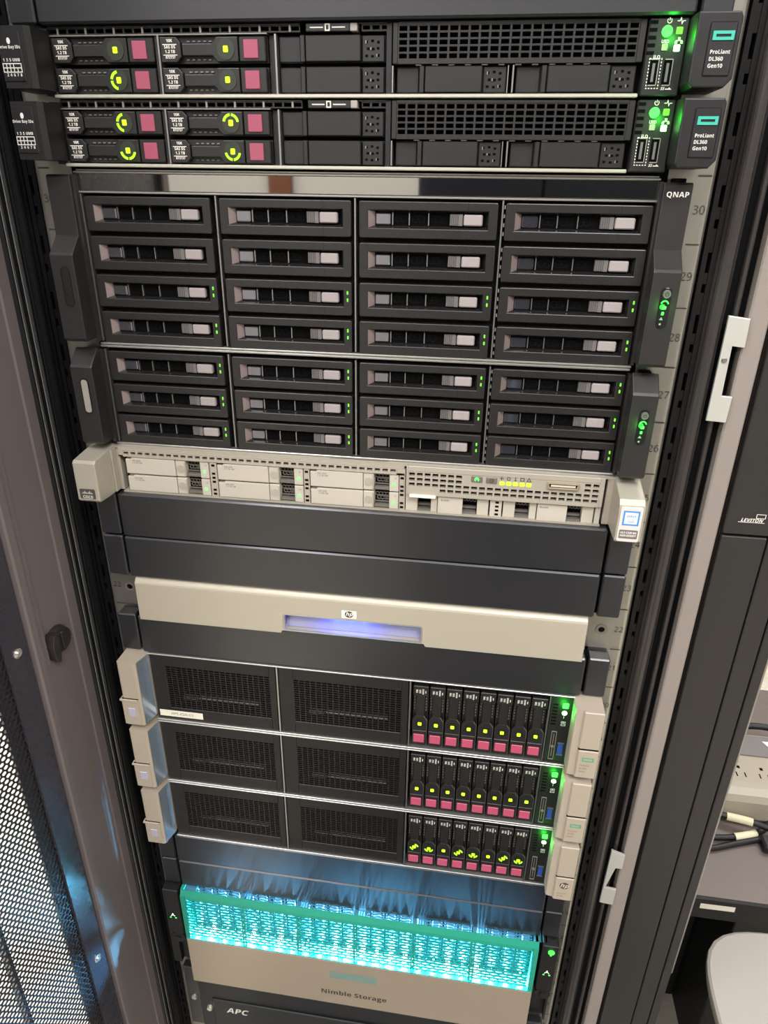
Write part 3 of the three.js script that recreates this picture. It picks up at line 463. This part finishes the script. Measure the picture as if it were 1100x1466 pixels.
  mesh('ear_plate', b().poly(roundRect(219.6, 4, 236.6, 34, 2), 46.3, 48, 0.5), M(0xd4cfc4, 0.35, 0.1), Rr);
  print(Rr, 'processor_badge', 'badge', 228.2, 24.8, 48.1, 12.6, 12.6, 24, (x, w, h) => { x.fillStyle = '#3f86d0'; x.fillRect(0, 0, w, h); x.fillStyle = '#dcebf4'; x.fillRect(1.4, 1.4, w - 2.8, h - 2.8); x.fillStyle = '#4c6c90'; x.font = 'bold 3.2px sans-serif'; x.fillText('intel', w / 2, 4.6); x.font = '2px sans-serif'; x.fillText('XEON', w / 2, 7.4); x.fillRect(3.6, 9, 5.4, 0.5); });
  print(Rr, 'model_plate', 'ucs', 228, 10.8, 48.1, 14.2, 7.6, 24, (x, w, h) => { x.fillStyle = '#6b6260'; x.beginPath(); x.roundRect(0, 0, w, h, 1); x.fill(); x.fillStyle = '#ece8de'; x.font = 'bold 2.3px sans-serif'; x.fillText('UCS C220 M4', w / 2, 2.7, 12.4); x.fillText('HIGH-DENSITY', w / 2, 5.3, 12.4); });
}

// ---------------------------------------------------------------- keyboard and monitor drawer (unit 22)
{
  const t = thing('console_drawer', 'silver keyboard drawer front with blue-lit recessed grip', 'drawer', 21);
  mesh('drawer_body', b().box(-216, 216, 3, 42, -420, 4), mat.chassis, t);
  const sh = new THREE.Shape(); const pts = [[-214.4, -2.6], [-70, -2.6], [-68.4, 0.4], [68.4, 0.4], [70, -2.6], [214.6, -2.6], [214.6, 40]]; pts.forEach((p, i) => (i ? sh.lineTo(...p) : sh.moveTo(...p))); sh.lineTo(-214.4, 40); sh.closePath();
  const front = b().poly(sh, 4, 22, 1, [[[-66.6, 4], [-66.6, 18.4], [-65, 20], [65, 20], [66.6, 18.4], [66.6, 4], [65, 2.6], [-65, 2.6]]]);
  const roll = []; for (let k = 0; k <= 8; k++) { const a = Math.PI / 2 * k / 8; roll.push([14 + 7.9 * Math.cos(a), 36.4 + 8 * Math.sin(a)]); }
  front.side([[4, 36], [21.9, 36], ...roll, [4, 44.4]], -214.4, 214.6, 0.4);
  const f = mesh('drawer_front', front, mat.kvm, t);
  mesh('recess_rim', b().poly(roundRect(-67, 1.6, 67, 20.6, 2.4), 21.4, 22.4, 0.4, [new THREE.Path(roundRect(-65.4, 3, 65.4, 19.2, 1.8).getPoints(6))]), mat.bright, f);
  mesh('grip_plate', b().quad([-66, 3, 16], [66, 3, 16], [66, 19.6, 8], [-66, 19.6, 8]).box(-66.4, 66.4, 2.6, 20, 4, 6), mat.bluePlate, f);
  mesh('grip_lamp', b().box(-20, 14, 18.6, 19.6, 12, 16.5, 0.2), mat.blueLed, f);
  for (const x of [-16, -3, 10]) { const l = new THREE.PointLight(0x3048ff, 0.0012, 0); l.position.set(x * MM, 0.0166, 0.0155); l.castShadow = true; l.shadow.radius = 0.12; t.add(l); }
  print(f, 'maker_badge', 'hp', -2.6, 26.4, 22.3, 14.4, 8.8, 24, (x, w, h) => { x.fillStyle = '#e9e4d8'; x.fillRect(0, 0, w, h); x.fillStyle = '#3d342c'; x.beginPath(); x.ellipse(w / 2, h / 2, 4, 3.6, 0, 0, 7); x.fill(); x.fillStyle = '#efe9dc'; x.font = 'italic bold 5.6px sans-serif'; x.fillText('hp', w / 2, h / 2 - 0.1); });
  for (const s of [-1, 1]) mesh('slide_bracket', b().box(s > 0 ? 217 : -240.5, s > 0 ? 240.5 : -217, 1.5, 43, 0.6, 1.6).box(s > 0 ? 214.8 : -217.4, s > 0 ? 217.4 : -214.8, 3, 42, 0.6, 10), mat.rail, t);
  for (const s of [-1, 1]) { mesh('bracket_hole', b().arc(s * 231.2, 22.2, 3, 5.4, 0, 6.283, 1.6, 2.6).disc(s * 231.2, 22.2, 3.1, 1.6, 1.8), mat.ciscoDark, t); mesh('bracket_bore', b().disc(s * 231.2, 22.2, 3, 1.7, 1.9), mat.deep, t); }
}

// ---------------------------------------------------------------- 2U servers with beige ears (units 15-20)
const carrier8G = b().box(0.2, 15.2, 7.4, 82, 2, 14).box(0.2, 15.2, 70, 81.8, 12, 19.4, 0.4).box(3.4, 11.6, 43, 71, 12, 18.8, 0.5)
  .poly([[0.4, 26.4], [14.8, 26.4], [14.8, 40], [11.6, 45], [3.4, 45], [0.4, 40]], 12, 19.6, 0.4).box(0.4, 14.8, 7.6, 25.6, 12, 19.4, 0.4).build();
const glint8G = b().poly([[14.9, 39.4], [15.2, 40.2], [12, 45.4], [11.4, 45]], 19, 19.9).box(14.9, 15.25, 8, 39, 14, 19.4).build(), button8G = b().box(1.8, 12.8, 11, 21.4, 19.2, 20.4, 0.4).build(), lamp8G = b().box(5.9, 9.5, 33.2, 36.8, 19.8, 20.4, 0.5).build(), dial8G = b().disc(7.7, 35, 5.2, 19.4, 19.9, 24).build();
const dots8G = (() => { const q = b(); for (let k = 0; k < 6; k++) q.box(12.6, 13.6, 48 + k * 3.6, 49.6 + k * 3.6, 14, 14.6).box(1.2, 2, 49 + k * 3.6, 50.4 + k * 3.6, 14, 14.5); return q.build(); })();
const ring8 = (a0, a1) => b().arc(7.7, 35, 3.3, 4.9, a0, a1, 19.8, 20.2).build(), ring8s = [ring8(0.2, 1.4), ring8(3.3, 4.5), ring8(4.9, 6.1)];
const label8 = (x, w) => { x.fillStyle = '#e6e1d6'; x.font = 'bold 2.6px sans-serif'; x.save(); x.translate(2.6, 4.4); x.rotate(-Math.PI / 2); x.fillText('10K', 0, 0); x.restore(); x.save(); x.translate(5.6, 4.4); x.rotate(-Math.PI / 2); x.fillText('SAS', 0, 0); x.restore(); x.save(); x.translate(8.4, 4.4); x.rotate(-Math.PI / 2); x.font = 'bold 2.2px sans-serif'; x.fillText('600GB', 0, 0); x.restore(); x.fillRect(10.4, 3, 0.7, 3); };
const bezelPanel = (() => b().cells(15, 18.5, 5.86, 2.86, 19, 19, 4.9, 1.95, 17, 18).box(0, 15, 3, 87, 4, 18.4, 0.4).box(126.3, 133, 3, 87, 4, 18.4, 0.4).box(15, 126.3, 3, 18.5, 4, 18.4, 0.4).box(15, 126.3, 72.8, 87, 4, 18.4, 0.4).build())();
function midServer(u, label, badge, busy) {
  const t = thing('rack_server', label, 'server', u, 'beige-eared servers with eight upright drives');
  mesh('chassis', b().box(-214.5, 214.5, 1, 88, -500, 3), mat.chassis, t);
  pieces('chassis_lip', [[-214, 214.6, 87.2, 88.8, 3, 20.4, 0.4], [-214, 214.6, 0.6, 2.8, 3, 20.4, 0.4]], mat.bright, t);
  pieces('bay_divider', [[-78.4, -77, 2.8, 87.4, 3, 20.2], [56.8, 58.2, 2.8, 87.4, 3, 20.2], [191.6, 192.6, 2.8, 87.4, 3, 20.2]], mat.trim, t);
  for (const x of [-212.8, -76.6]) { const p = mesh('perforated_blank', bezelPanel, mat.meshPanel, t, x, 0, 0); if (x > -100) p.scale.x = 0.995; mesh('inner_edge', b().box(48, 112, 32.6, 34.8, 12, 16.7).box(30, 46, 30.8, 32.6, 12, 16.7), mat.silver, p); }
  for (let i = 0; i < 8; i++) {
    const d = mesh('drive_carrier', carrier8G, mat.charcoal, t, 60.4 + i * 16.4, 0, 0);
    mesh('carrier_edge_glint', glint8G, mat.trim, d); mesh('release_button', button8G, mat.magenta, d); mesh('status_dial', dial8G, mat.black, d); mesh('status_light', lamp8G, mat.lime, d); mesh('vent_fins', dots8G, mat.dotGrey, d);  // silver wedge on the carrier edge draws a chamfer highlight
    if (busy && i !== 2 && i !== 5) for (const k of [i % 3, (i + 1) % 3]) mesh('activity_ring', ring8s[k], mat.limeRing, d);
    print(d, 'capacity_print', 'sff', 7.7, 75.6, 19.6, 12, 8.8, 14, label8);
  }
  const cm = mesh('control_module', b().box(193, 214, 3, 87, 3, 19, 0.6), mat.black, t);
  const v = b(); for (let k = 0; k < 7; k++) v.box(195.4, 200.2, 76 - k * 4, 77.8 - k * 4, 18.9, 19.15); mesh('module_vents', v, mat.deep, cm);
  mesh('power_light', b().box(204.2, 210, 73.6, 80, 19, 20, 0.8), mat.green, cm); mesh('health_light', b().disc(207, 67.6, 2.5, 19, 19.8, 16), glow(0xa8ff9a, 2), cm);
  mesh('information_tab', b().poly(roundRect(197.6, 8, 202.8, 44, 0.8), 19, 19.8, 0, [new THREE.Path(roundRect(198.2, 8.6, 202.2, 43.4, 0.6).getPoints(4))]).disc(200.2, 25, 1.6, 19, 20).box(199.9, 200.5, 28, 41, 19, 19.6).box(199.9, 200.5, 12, 22, 19, 19.6), mat.dotGrey, cm);
  mesh('usb_port', b().box(205.6, 210.4, 14.8, 29.4, 19, 19.3).box(207, 208.6, 16.4, 28, 19.3, 19.9), mat.usb, cm); mesh('port_shell', b().box(205, 211, 14.2, 15, 19, 19.8).box(205, 211, 29.2, 30, 19, 19.8), mat.trim, cm);
  print(cm, 'module_print', 'dl380', 206.4, 57, 19.3, 9, 16, 14, (x) => { x.strokeStyle = x.fillStyle = '#cfd2cc'; x.lineWidth = 0.5; x.beginPath(); x.moveTo(5, 1); x.lineTo(5, 4); x.stroke(); x.strokeRect(3.4, 8, 1.6, 1.6); x.strokeRect(5.6, 8, 1.6, 1.6); x.strokeRect(3.4, 11, 3.8, 2); });
  const pl = new THREE.PointLight(0x30ff40, 0.0005, 0); pl.position.set(0.2065, 0.0745, 0.025); pl.castShadow = true; pl.shadow.radius = 0.12; t.add(pl);
  // ears
  const L = mesh('ear', b().plan([[-238.6, 2], [-238.6, 37], [-237, 38.6], [-220.6, 38.6], [-218.6, 37], [-214, 20], [-214.6, 2]].reverse(), 8, 88), mat.beige, t);
  mesh('ear_latch', b().poly([[-239.4, 9], [-221.4, 9], [-221.4, 39.6], [-239.4, 39.6]], 36, 39.6, 0.6).box(-241.4, -222, 39.2, 42, 34, 40.2, 0.6), mat.beige, L);
  mesh('latch_gap', b().box(-239, -221, 42.2, 43, 38, 39), mat.deep, L);
  mesh('model_badge', b().box(-233.6, -225.4, 20, 31, 39.2, 40, 0.4), M(0xb9b4c4, 0.35, 0.2), L);
  mesh('ear_blue_sheen', b().quad([-218.3, 9, 36.4], [-214.15, 9, 20.6], [-214.15, 87, 20.6], [-218.3, 87, 36.4]), mat.blueSheen, L).position.set(0.0004, 0, 0.0001);  // bluish sheet paints the blue lamp reflection onto the ear
  const Rr = mesh('ear', b().plan([[239.4, 2], [239.4, 37], [238, 38.6], [222, 38.6], [220.6, 37], [214.6, 36], [213.8, 34], [213.8, 20], [214.6, 2]], 8, 88), mat.beige, t);
  mesh('ear_block', b().box(221.2, 240, 44.2, 88.4, 34, 40, 0.9), mat.beige, Rr); mesh('latch_gap', b().box(221, 239.6, 42.6, 44, 38, 39.2), mat.deep, Rr);
  mesh('ear_latch', b().box(221.4, 240.4, 8.6, 42.4, 34, 40.4, 0.7), mat.beige, Rr);
  if (badge === 'frame') {
    mesh('logo_frame', b().poly([[225.6, 30], [236.4, 30], [236.4, 34.6], [225.6, 34.6]], 40.3, 40.8, 0, [[[226.6, 31], [235.4, 31], [235.4, 33.6], [226.6, 33.6]]]), M(0x4f9c7c, 0.5), Rr);
    print(Rr, 'model_print', 'm380', 231, 20.6, 40.6, 14, 12, 16, words(['ProLiant', 'DL380', 'Gen9'], 2.5, '#8a6a5c', 4, '', 'left'));
  } else {
    print(Rr, 'maker_badge', 'hpround', 231, 31.6, 40.6, 12, 12, 20, (x, w, h) => { x.fillStyle = '#4a4038'; x.beginPath(); x.ellipse(w / 2, h / 2, 5, 5, 0, 0, 7); x.fill(); x.fillStyle = '#cdbfa8'; x.font = 'italic bold 7.6px sans-serif'; x.fillText('hp', w / 2, h / 2 - 0.2); });
    print(Rr, 'model_print', 'm380b', 231, 17, 40.6, 14, 10, 16, words(['ProLiant', 'DL380'], 2.5, '#8a6a5c', 4, '', 'left'));
  }
  return t;
}
const topServer = midServer(18, 'upper beige-eared server, with a cream sticker on its left mesh', 'frame', false);
print(topServer, 'asset_sticker', 'sticker', -186.6, 10.7, 18.9, 48, 8.4, 16, (x, w, h) => { x.fillStyle = '#ebe3cf'; x.fillRect(0, 0, w, h); x.fillStyle = '#4a4640'; x.font = '4.6px sans-serif'; x.fillText('HPE-ESXi-03', w / 2 + 1, h / 2 + 0.2); });
midServer(16, 'middle one of the three beige-eared servers', 'frame', false);
midServer(14, 'lowest beige-eared server, with a round logo on its right ear', 'round', true);

// ---------------------------------------------------------------- storage shelf with the glowing green bezel (units 9-12)
{
  const t = thing('storage_array', 'storage unit with glowing green mesh bezel over a bronze plate', 'storage unit', 8);
  mesh('chassis', b().box(-217, 217, 1, 176.6, -500, 2), mat.chassis, t);
  const caddyG = b().box(0.5, 17.3, 84, 170, 2, 9, 0.6).box(3, 14.8, 100, 166, 9, 10.4, 0.6).build(), ridgeG = b().box(4.4, 13.4, 98, 169, 10.2, 13, 1).build(), lensG = b().box(6.6, 11.2, 91.8, 96.4, 9, 23, 0.8).build(), slimG = b().box(7.8, 10, 92, 94.6, 9, 22, 0.5).build(), STRONG = [1, 4, 6, 10, 11, 12, 13, 14, 15, 18, 20];
  for (let i = 0; i < 24; i++) {
    const d = mesh('drive_caddy', caddyG, mat.caddy, t, -214 + i * 17.84, 0, 0); mesh('caddy_lit_ridge', ridgeG, mat.litRidge, d);  // pale ridges draw the lamp streaks on each caddy
    mesh('status_lamp', STRONG.includes(i) ? lensG : slimG, STRONG.includes(i) ? mat.led : mat.ledDim, d);
    const l = new THREE.PointLight(0x66c4ff, STRONG.includes(i) ? 0.038 : 0.011, 0); l.position.set((-214 + i * 17.84 + 8.9) * MM, 0.0946, 0.0242); l.castShadow = true; l.shadow.radius = 0.06; t.add(l);
  }
  // bezel frame
  const fr = b().side([[24, 176.4], [25.2, 176.4], [28, 169], [28.6, 164.6], [26.8, 164.6], [24, 174]], -218.6, 219, 0.3)
    .plan([[-218.6, 14], [-218.6, 29], [-212.6, 29.6], [-212.6, 20]].reverse(), 90, 170).plan([[219, 14], [219, 29], [213, 29.6], [213, 20]], 90, 170)
    .box(-219, -215, 90, 177, 3, 24).box(215, 219.4, 90, 177, 3, 24);
  const bez = mesh('bezel_frame', fr, mat.teal, t);
  for (let i = 1; i < 6; i++) mesh('bezel_rib', b().side([[24.6, 164.8], [26.6, 164.8], [29, 90], [27, 90]], -212.6 + i * 71 - 0.8, -212.6 + i * 71 + 0.8).side([[24.6, 164.8], [26.6, 164.8], [29, 90], [27, 90]], -212.6 + i * 71 + 3, -212.6 + i * 71 + 4.2), mat.teal, bez);
  // wavy strands of the mesh, joined into one sheet
  const strand = (y, z, z2, x0, x1, amp, th, q, phase) => { const st = 2.6; let prev = null; for (let x = x0; x <= x1 + 0.01; x += st) { const k = Math.abs((((x + phase) / 10.4) % 1 + 1) % 1 - 0.5) * 4 - 1, yy = y + amp * k; if (prev) { const [px, py] = prev; q.quad([px, py - th, z], [x, yy - th, z], [x, yy + th, z], [px, py + th, z]).quad([px, py + th, z], [x, yy + th, z], [x, yy + th, z2], [px, py + th, z2]).quad([px, py - th, z2], [x, yy - th, z2], [x, yy - th, z], [px, py - th, z]); } prev = [x, yy]; } };
  const sheet = b(); for (let k = 0; k < 14; k++) { const y = 98 + k * 4.9, z = 29 - (y - 90) * 0.033; strand(y, z, z - 1.3, -212.6, 213, 1, 0.85, sheet, k % 2 ? 5.2 : 0); }
  for (let x = -207; x < 212; x += 5.2) sheet.quad([x - 0.35, 92, 28.4], [x + 0.35, 92, 28.4], [x + 0.35, 165, 26], [x - 0.35, 165, 26]);
  mesh('bezel_sill', b().box(-218.6, 219, 89.6, 91.4, 24, 30, 0.4), mat.tealMesh, bez);
  const pm = mesh('mesh_sheet', sheet, mat.tealMesh, bez); pm.userData.kind = 'stuff';
  const topSheet = b(); for (let g6 = 0; g6 < 6; g6++) { const x0 = -198 + g6 * 71; for (let k = 0; k < 5; k++) { const z = 9 + k * 3.5; let prev = null; for (let x = x0; x < x0 + 56; x += 3) { const w = Math.abs((((x) / 12) % 1 + 1) % 1 - 0.5) * 3.2 - 0.8; if (prev) topSheet.quad([prev[0], 176.8, z + prev[1] - 0.8], [prev[0], 176.8, z + prev[1] + 0.8], [x, 176.8, z + w + 0.8], [x, 176.8, z + w - 0.8]); prev = [x, w]; } } topSheet.box(x0 + 56, x0 + 61, 176, 177, 4, 24).box(x0 + 63, x0 + 64, 176, 177, 4, 24).box(x0 + 66, x0 + 67, 176, 177, 4, 24).box(x0 + 69, x0 + 71, 176, 177, 4, 24); }
  topSheet.box(-214, -199, 176, 177, 4, 24); mesh('top_mesh', topSheet, M(0x4f8fa8, 0.4, 0.3), bez).userData.kind = 'stuff';
  // bronze plate
  const pl = mesh('bronze_plate', b().box(-218.6, 219, 1, 89.4, 4, 29.6, 0.8), mat.nimble, t);
  const logo = b(); for (let k = 0; k < 5; k++) for (let x = -31; x < 27; x += 3) { const f = (q) => 68 - k * 2.8 + 0.5 * Math.sin(q / 58 * 9 + k), y0 = f(x), y1 = f(x + 3); logo.quad([x, y0 - 0.55, 29.75], [x + 3, y1 - 0.55, 29.75], [x + 3, y1 + 0.55, 29.75], [x, y0 + 0.55, 29.75]); }
  mesh('striped_logo', logo, M(0x3d9e9a, 0.5), pl);
  print(pl, 'maker_print', 'nimble', -0.4, 25.6, 29.8, 97, 14, 10, (x, w, h) => { x.fillStyle = '#37342f'; x.font = 'bold 11.6px sans-serif'; x.fillText('Nimble Storage', w / 2, h / 2, 96); });
  // ears
  const Le = mesh('ear', b().box(-242, -221.4, 94, 177, 2, 28, 1), mat.black, t), Re = mesh('ear', b().box(223, 241.6, 94, 177, 2, 28, 1), mat.black, t);
  const trident = (x) => { x.strokeStyle = x.fillStyle = '#cfe8c8'; x.lineWidth = 0.8; x.beginPath(); x.arc(6, 7, 2.4, 3.4, 6); x.stroke(); x.beginPath(); x.arc(6, 2.4, 0.9, 0, 7); x.fill(); x.fillStyle = '#3cff50'; for (const q of [2.6, 9.4]) { x.beginPath(); x.arc(q, 9.4, 1.1, 0, 7); x.fill(); } };
  print(Le, 'port_symbol', 'usbsym', -232.4, 129, 28.2, 12, 12, 16, trident, { glow: 1.2 }); print(Re, 'port_symbol', 'usbsym', 232.4, 128, 28.2, 12, 12, 16, trident, { glow: 1.2 });
  mesh('power_light', b().disc(233.4, 167, 3.6, 28, 29, 18).box(232.6, 234.2, 160.6, 162.4, 28, 28.6, 0.2), mat.green, Re);
  for (const s of [-1, 1]) { const k = mesh('thumb_screw', b().disc(s * 232.6, 80, 10.5, 2, 24, 28, 9.4).disc(s * 232.6, 80, 3.2, 24, 25.2, 16), mat.black, t); mesh('screw_guard_shade', b().box(s > 0 ? 222 : -243, s > 0 ? 243 : -222, 8, 92, 1.6, 5).box(s > 0 ? 241 : -252, s > 0 ? 243.4 : -241, 8, 92, 5, 12), mat.ear, t); }  // left guard widened as a dark strip in place of rail shade
}

// ---------------------------------------------------------------- battery unit at the bottom
{
  const t = thing('battery_unit', 'dark battery backup unit at the lower picture edge', 'battery unit', 5);
  mesh('chassis', b().box(-216, 216, 1, 132, -500, 3), mat.chassis, t);
  const f = mesh('front_bezel', b().box(-219, 219, 2, 131.6, 3, 22, 2).box(-200, 200, 20, 88, 21.5, 24, 1.4), mat.batteryFront, t);
  for (const s of [-1, 1]) { const e = mesh('ear', b().box(s > 0 ? 221 : -242, s > 0 ? 242 : -221, 2, 131, 2, 12, 1), mat.blank, t); mesh('ear_screw', b().disc(s * 231.5, 66, 4.4, 12, 15, 16, 3.6), mat.zinc, e); }
  mesh('ear_screw', b().disc(-205, 66, 4.6, 22, 26, 16, 3.4), mat.zinc, f);
  print(f, 'maker_print', 'apc', -165.6, 69, 24.2, 34, 15, 16, (x, w, h) => { x.fillStyle = '#e4e0d2'; x.font = 'bold italic 16px sans-serif'; x.fillText('APC', w / 2, h / 2 + 0.4, 33); });
}

// ---------------------------------------------------------------- vertical cable manager right of the rack
{
  const t = thing('cable_manager', 'tall dark grey vertical cable manager with grooved doors beside the rack', 'cable manager', [0, 0, 0]), o = 90, seam = o + 23.86 * 44.45;
  mesh('channel', b().box(315, 383, 0, 2000, -250, -7), mat.manager, t);
  mesh('upper_door', b().box(316, 382, seam + 1, 1998, -7, 0, 0.9), mat.manager, t);
  for (const [x0, x1] of [[316, 352.6], [354, 371.6], [373, 382]]) mesh('door_panel', b().box(x0, x1, 4, seam - 1, -7, 0, 0.7), mat.manager, t);
  mesh('edge_trim', b().box(383, 384.6, 560, 1998, -12, -3), mat.trim, t);
  print(t, 'maker_print', 'lev', 337.4, o + 24.24 * 44.45, 0.25, 24, 10, 20, (x, w, h) => { x.fillStyle = x.strokeStyle = '#e2ded2'; x.font = 'italic bold 4.2px sans-serif'; x.fillText('LEVITON', 10.8, 6.6, 20.6); x.lineWidth = 0.5; x.strokeRect(14, 1, 7, 3.6); x.fillRect(0.4, 8.4, 21, 0.5); });
}

// ---------------------------------------------------------------- furniture to the right
{
  const t = thing('low_cabinet', 'low black cabinet with grey top behind the white stool', 'cabinet', [0, 0, 0]);
  mesh('top', b().box(430, 1000, 405, 450, -720, -197, 2), mat.cabinetBlack, t);
  mesh('top_surface', b().box(434, 996, 450, 451, -716, -201), mat.greyTop, t);
  mesh('side_cupboard', b().box(558, 1000, 0, 405, -700, -215, 2), mat.cabinetBlack, t);
  mesh('back_cupboard', b().box(440, 558, 0, 405, -700, -328, 2), mat.cabinetBlack, t);
  const s = mesh('sticker', b().box(-25, 25, -5, 5, 0, 0.6), mat.paper, t, 516, 434, -197); s.rotation.z = 0.02;
}
{
  const t = thing('power_strip', 'cream power strip with outlets and a grey band on the cabinet', 'power strip', [0, 451, 0]);
  const pr = [[-357, 0], [-352, 8], [-352, 44], [-358, 54], [-372, 58], [-384, 59], [-386, 56], [-440, 56], [-442, 58], [-500, 60], [-500, 0]];
  mesh('body', b().side(pr, 505, 1000, 1), mat.cream, t);
  mesh('grey_band', b().box(508, 998, 59, 61, -498, -447, 0.4), M(0x77736f, 0.5), t);
  print(t, 'arrow_print', 'arrow', 0, 0, 0, 30, 34, 6, (x) => { x.fillStyle = '#ece8dc'; x.beginPath(); x.moveTo(2, 4); x.lineTo(28, 4); x.lineTo(15, 30); x.closePath(); x.fill(); }).position.set(0.668, 0.0615, -0.472);
  t.children[t.children.length - 1].rotation.x = -Math.PI / 2;
  const sl = b(); for (const x of [596, 634, 672, 710, 748]) sl.box(x - 8, x - 6, 56, 56.3, -408, -398).box(x + 6, x + 8, 56, 56.3, -408, -398).poly([[x - 2.5, 0]].length ? [[x - 2.5, 56], [x + 2.5, 56], [x + 2.5, 56.3], [x - 2.5, 56.3]] : [], -423, -417);
  mesh('outlet', sl, mat.deep, t);
}
const cords = [['black cord lying highest over the grey cabinet top, with a cream sleeve', [[500, 474, -350], [553, 472, -342], [605, 473, -331], [660, 476, -300], [720, 470, -265], [760, 457, -250]], [[561, -341], [603, -332]]], ['black cord with a pale yellow sleeve crossing under the others', [[505, 457, -306], [538, 457, -307], [575, 457, -314], [615, 457.5, -330], [640, 457, -352], [700, 457, -346]], [[566, -312], [607, -328]]], ['plain black cord nearest the front edge of the grey top', [[500, 456, -280], [532, 456, -287], [575, 456, -303], [640, 457, -322], [700, 457, -325]], null]];
for (const [label, pts, tag] of cords) {
  const t = thing('power_cable', label, 'cord', [0, 0, 0], 'black cords on the grey cabinet top');
  mesh('sheath', b().tube(pts, 5, 40, 10), mat.cord, t);
  if (tag) { const c = new THREE.CatmullRomCurve3(pts.map((p) => new THREE.Vector3(...p))), q = []; for (let k = 0; k <= 60; k++) { const p = c.getPoint(k / 60); if (p.x >= tag[0][0] && p.x <= tag[1][0]) q.push([p.x, p.y, p.z]); } mesh('cream_sleeve', b().tube(q, 6.6, 16, 10), mat.sleeve, t); }
  else { mesh('plug', b().box(608, 632, 451.5, 468, -318, -290, 3).box(606, 634, 453, 456, -312, -308).box(606, 634, 460, 463, -312, -308), M(0x1f1d1f, 0.5), t); }
}
{
  const t = thing('power_cable', 'black cord arching behind the cream power strip', 'cord', [0, 0, 0]);
  mesh('sheath', b().tube([[560, 457, -560], [625, 512, -520], [660, 520, -516], [700, 516, -514], [760, 470, -540], [800, 457, -560]], 6, 40, 10), mat.cord, t);
}
{
  const t = thing('stool', 'white rounded stool seat at the lower right corner', 'stool', [626, 0, 0]);
  const ring2 = (k, y) => { const a = []; for (let i = 0; i < 64; i++) { const f = i / 64 * Math.PI * 2, c = Math.cos(f), s = Math.sin(f), n = 4.2, r = Math.pow(Math.abs(c) ** n + Math.abs(s) ** n, -1 / n); a.push([c * r * 160 * k, y, s * r * 157 * k]); } return a; };
  const loops = [ring2(0.94, 424), ring2(0.985, 430), ring2(1, 444), ring2(0.995, 448), ring2(0.975, 450)], seat = b();
  for (let l = 0; l + 1 < loops.length; l++) for (let i = 0; i < 64; i++) { const n = (i + 1) % 64; seat.quad(loops[l][i], loops[l + 1][i], loops[l + 1][n], loops[l][n]); }
  for (let i = 0; i < 64; i++) { const n = (i + 1) % 64; seat.tri([0, 450, 0], loops[4][n], loops[4][i]).tri([0, 424, 0], loops[0][i], loops[0][n]); }
  mesh('seat', seat, mat.white, t);
  mesh('column', b().geo(new THREE.CylinderGeometry(28, 32, 412, 24), 40, 218, 20), mat.cabinetBlack, t);
  mesh('base', b().geo(new THREE.CylinderGeometry(90, 110, 14, 32), 40, 7, 20), mat.cabinetBlack, t);
}
renderer.render(scene, camera);
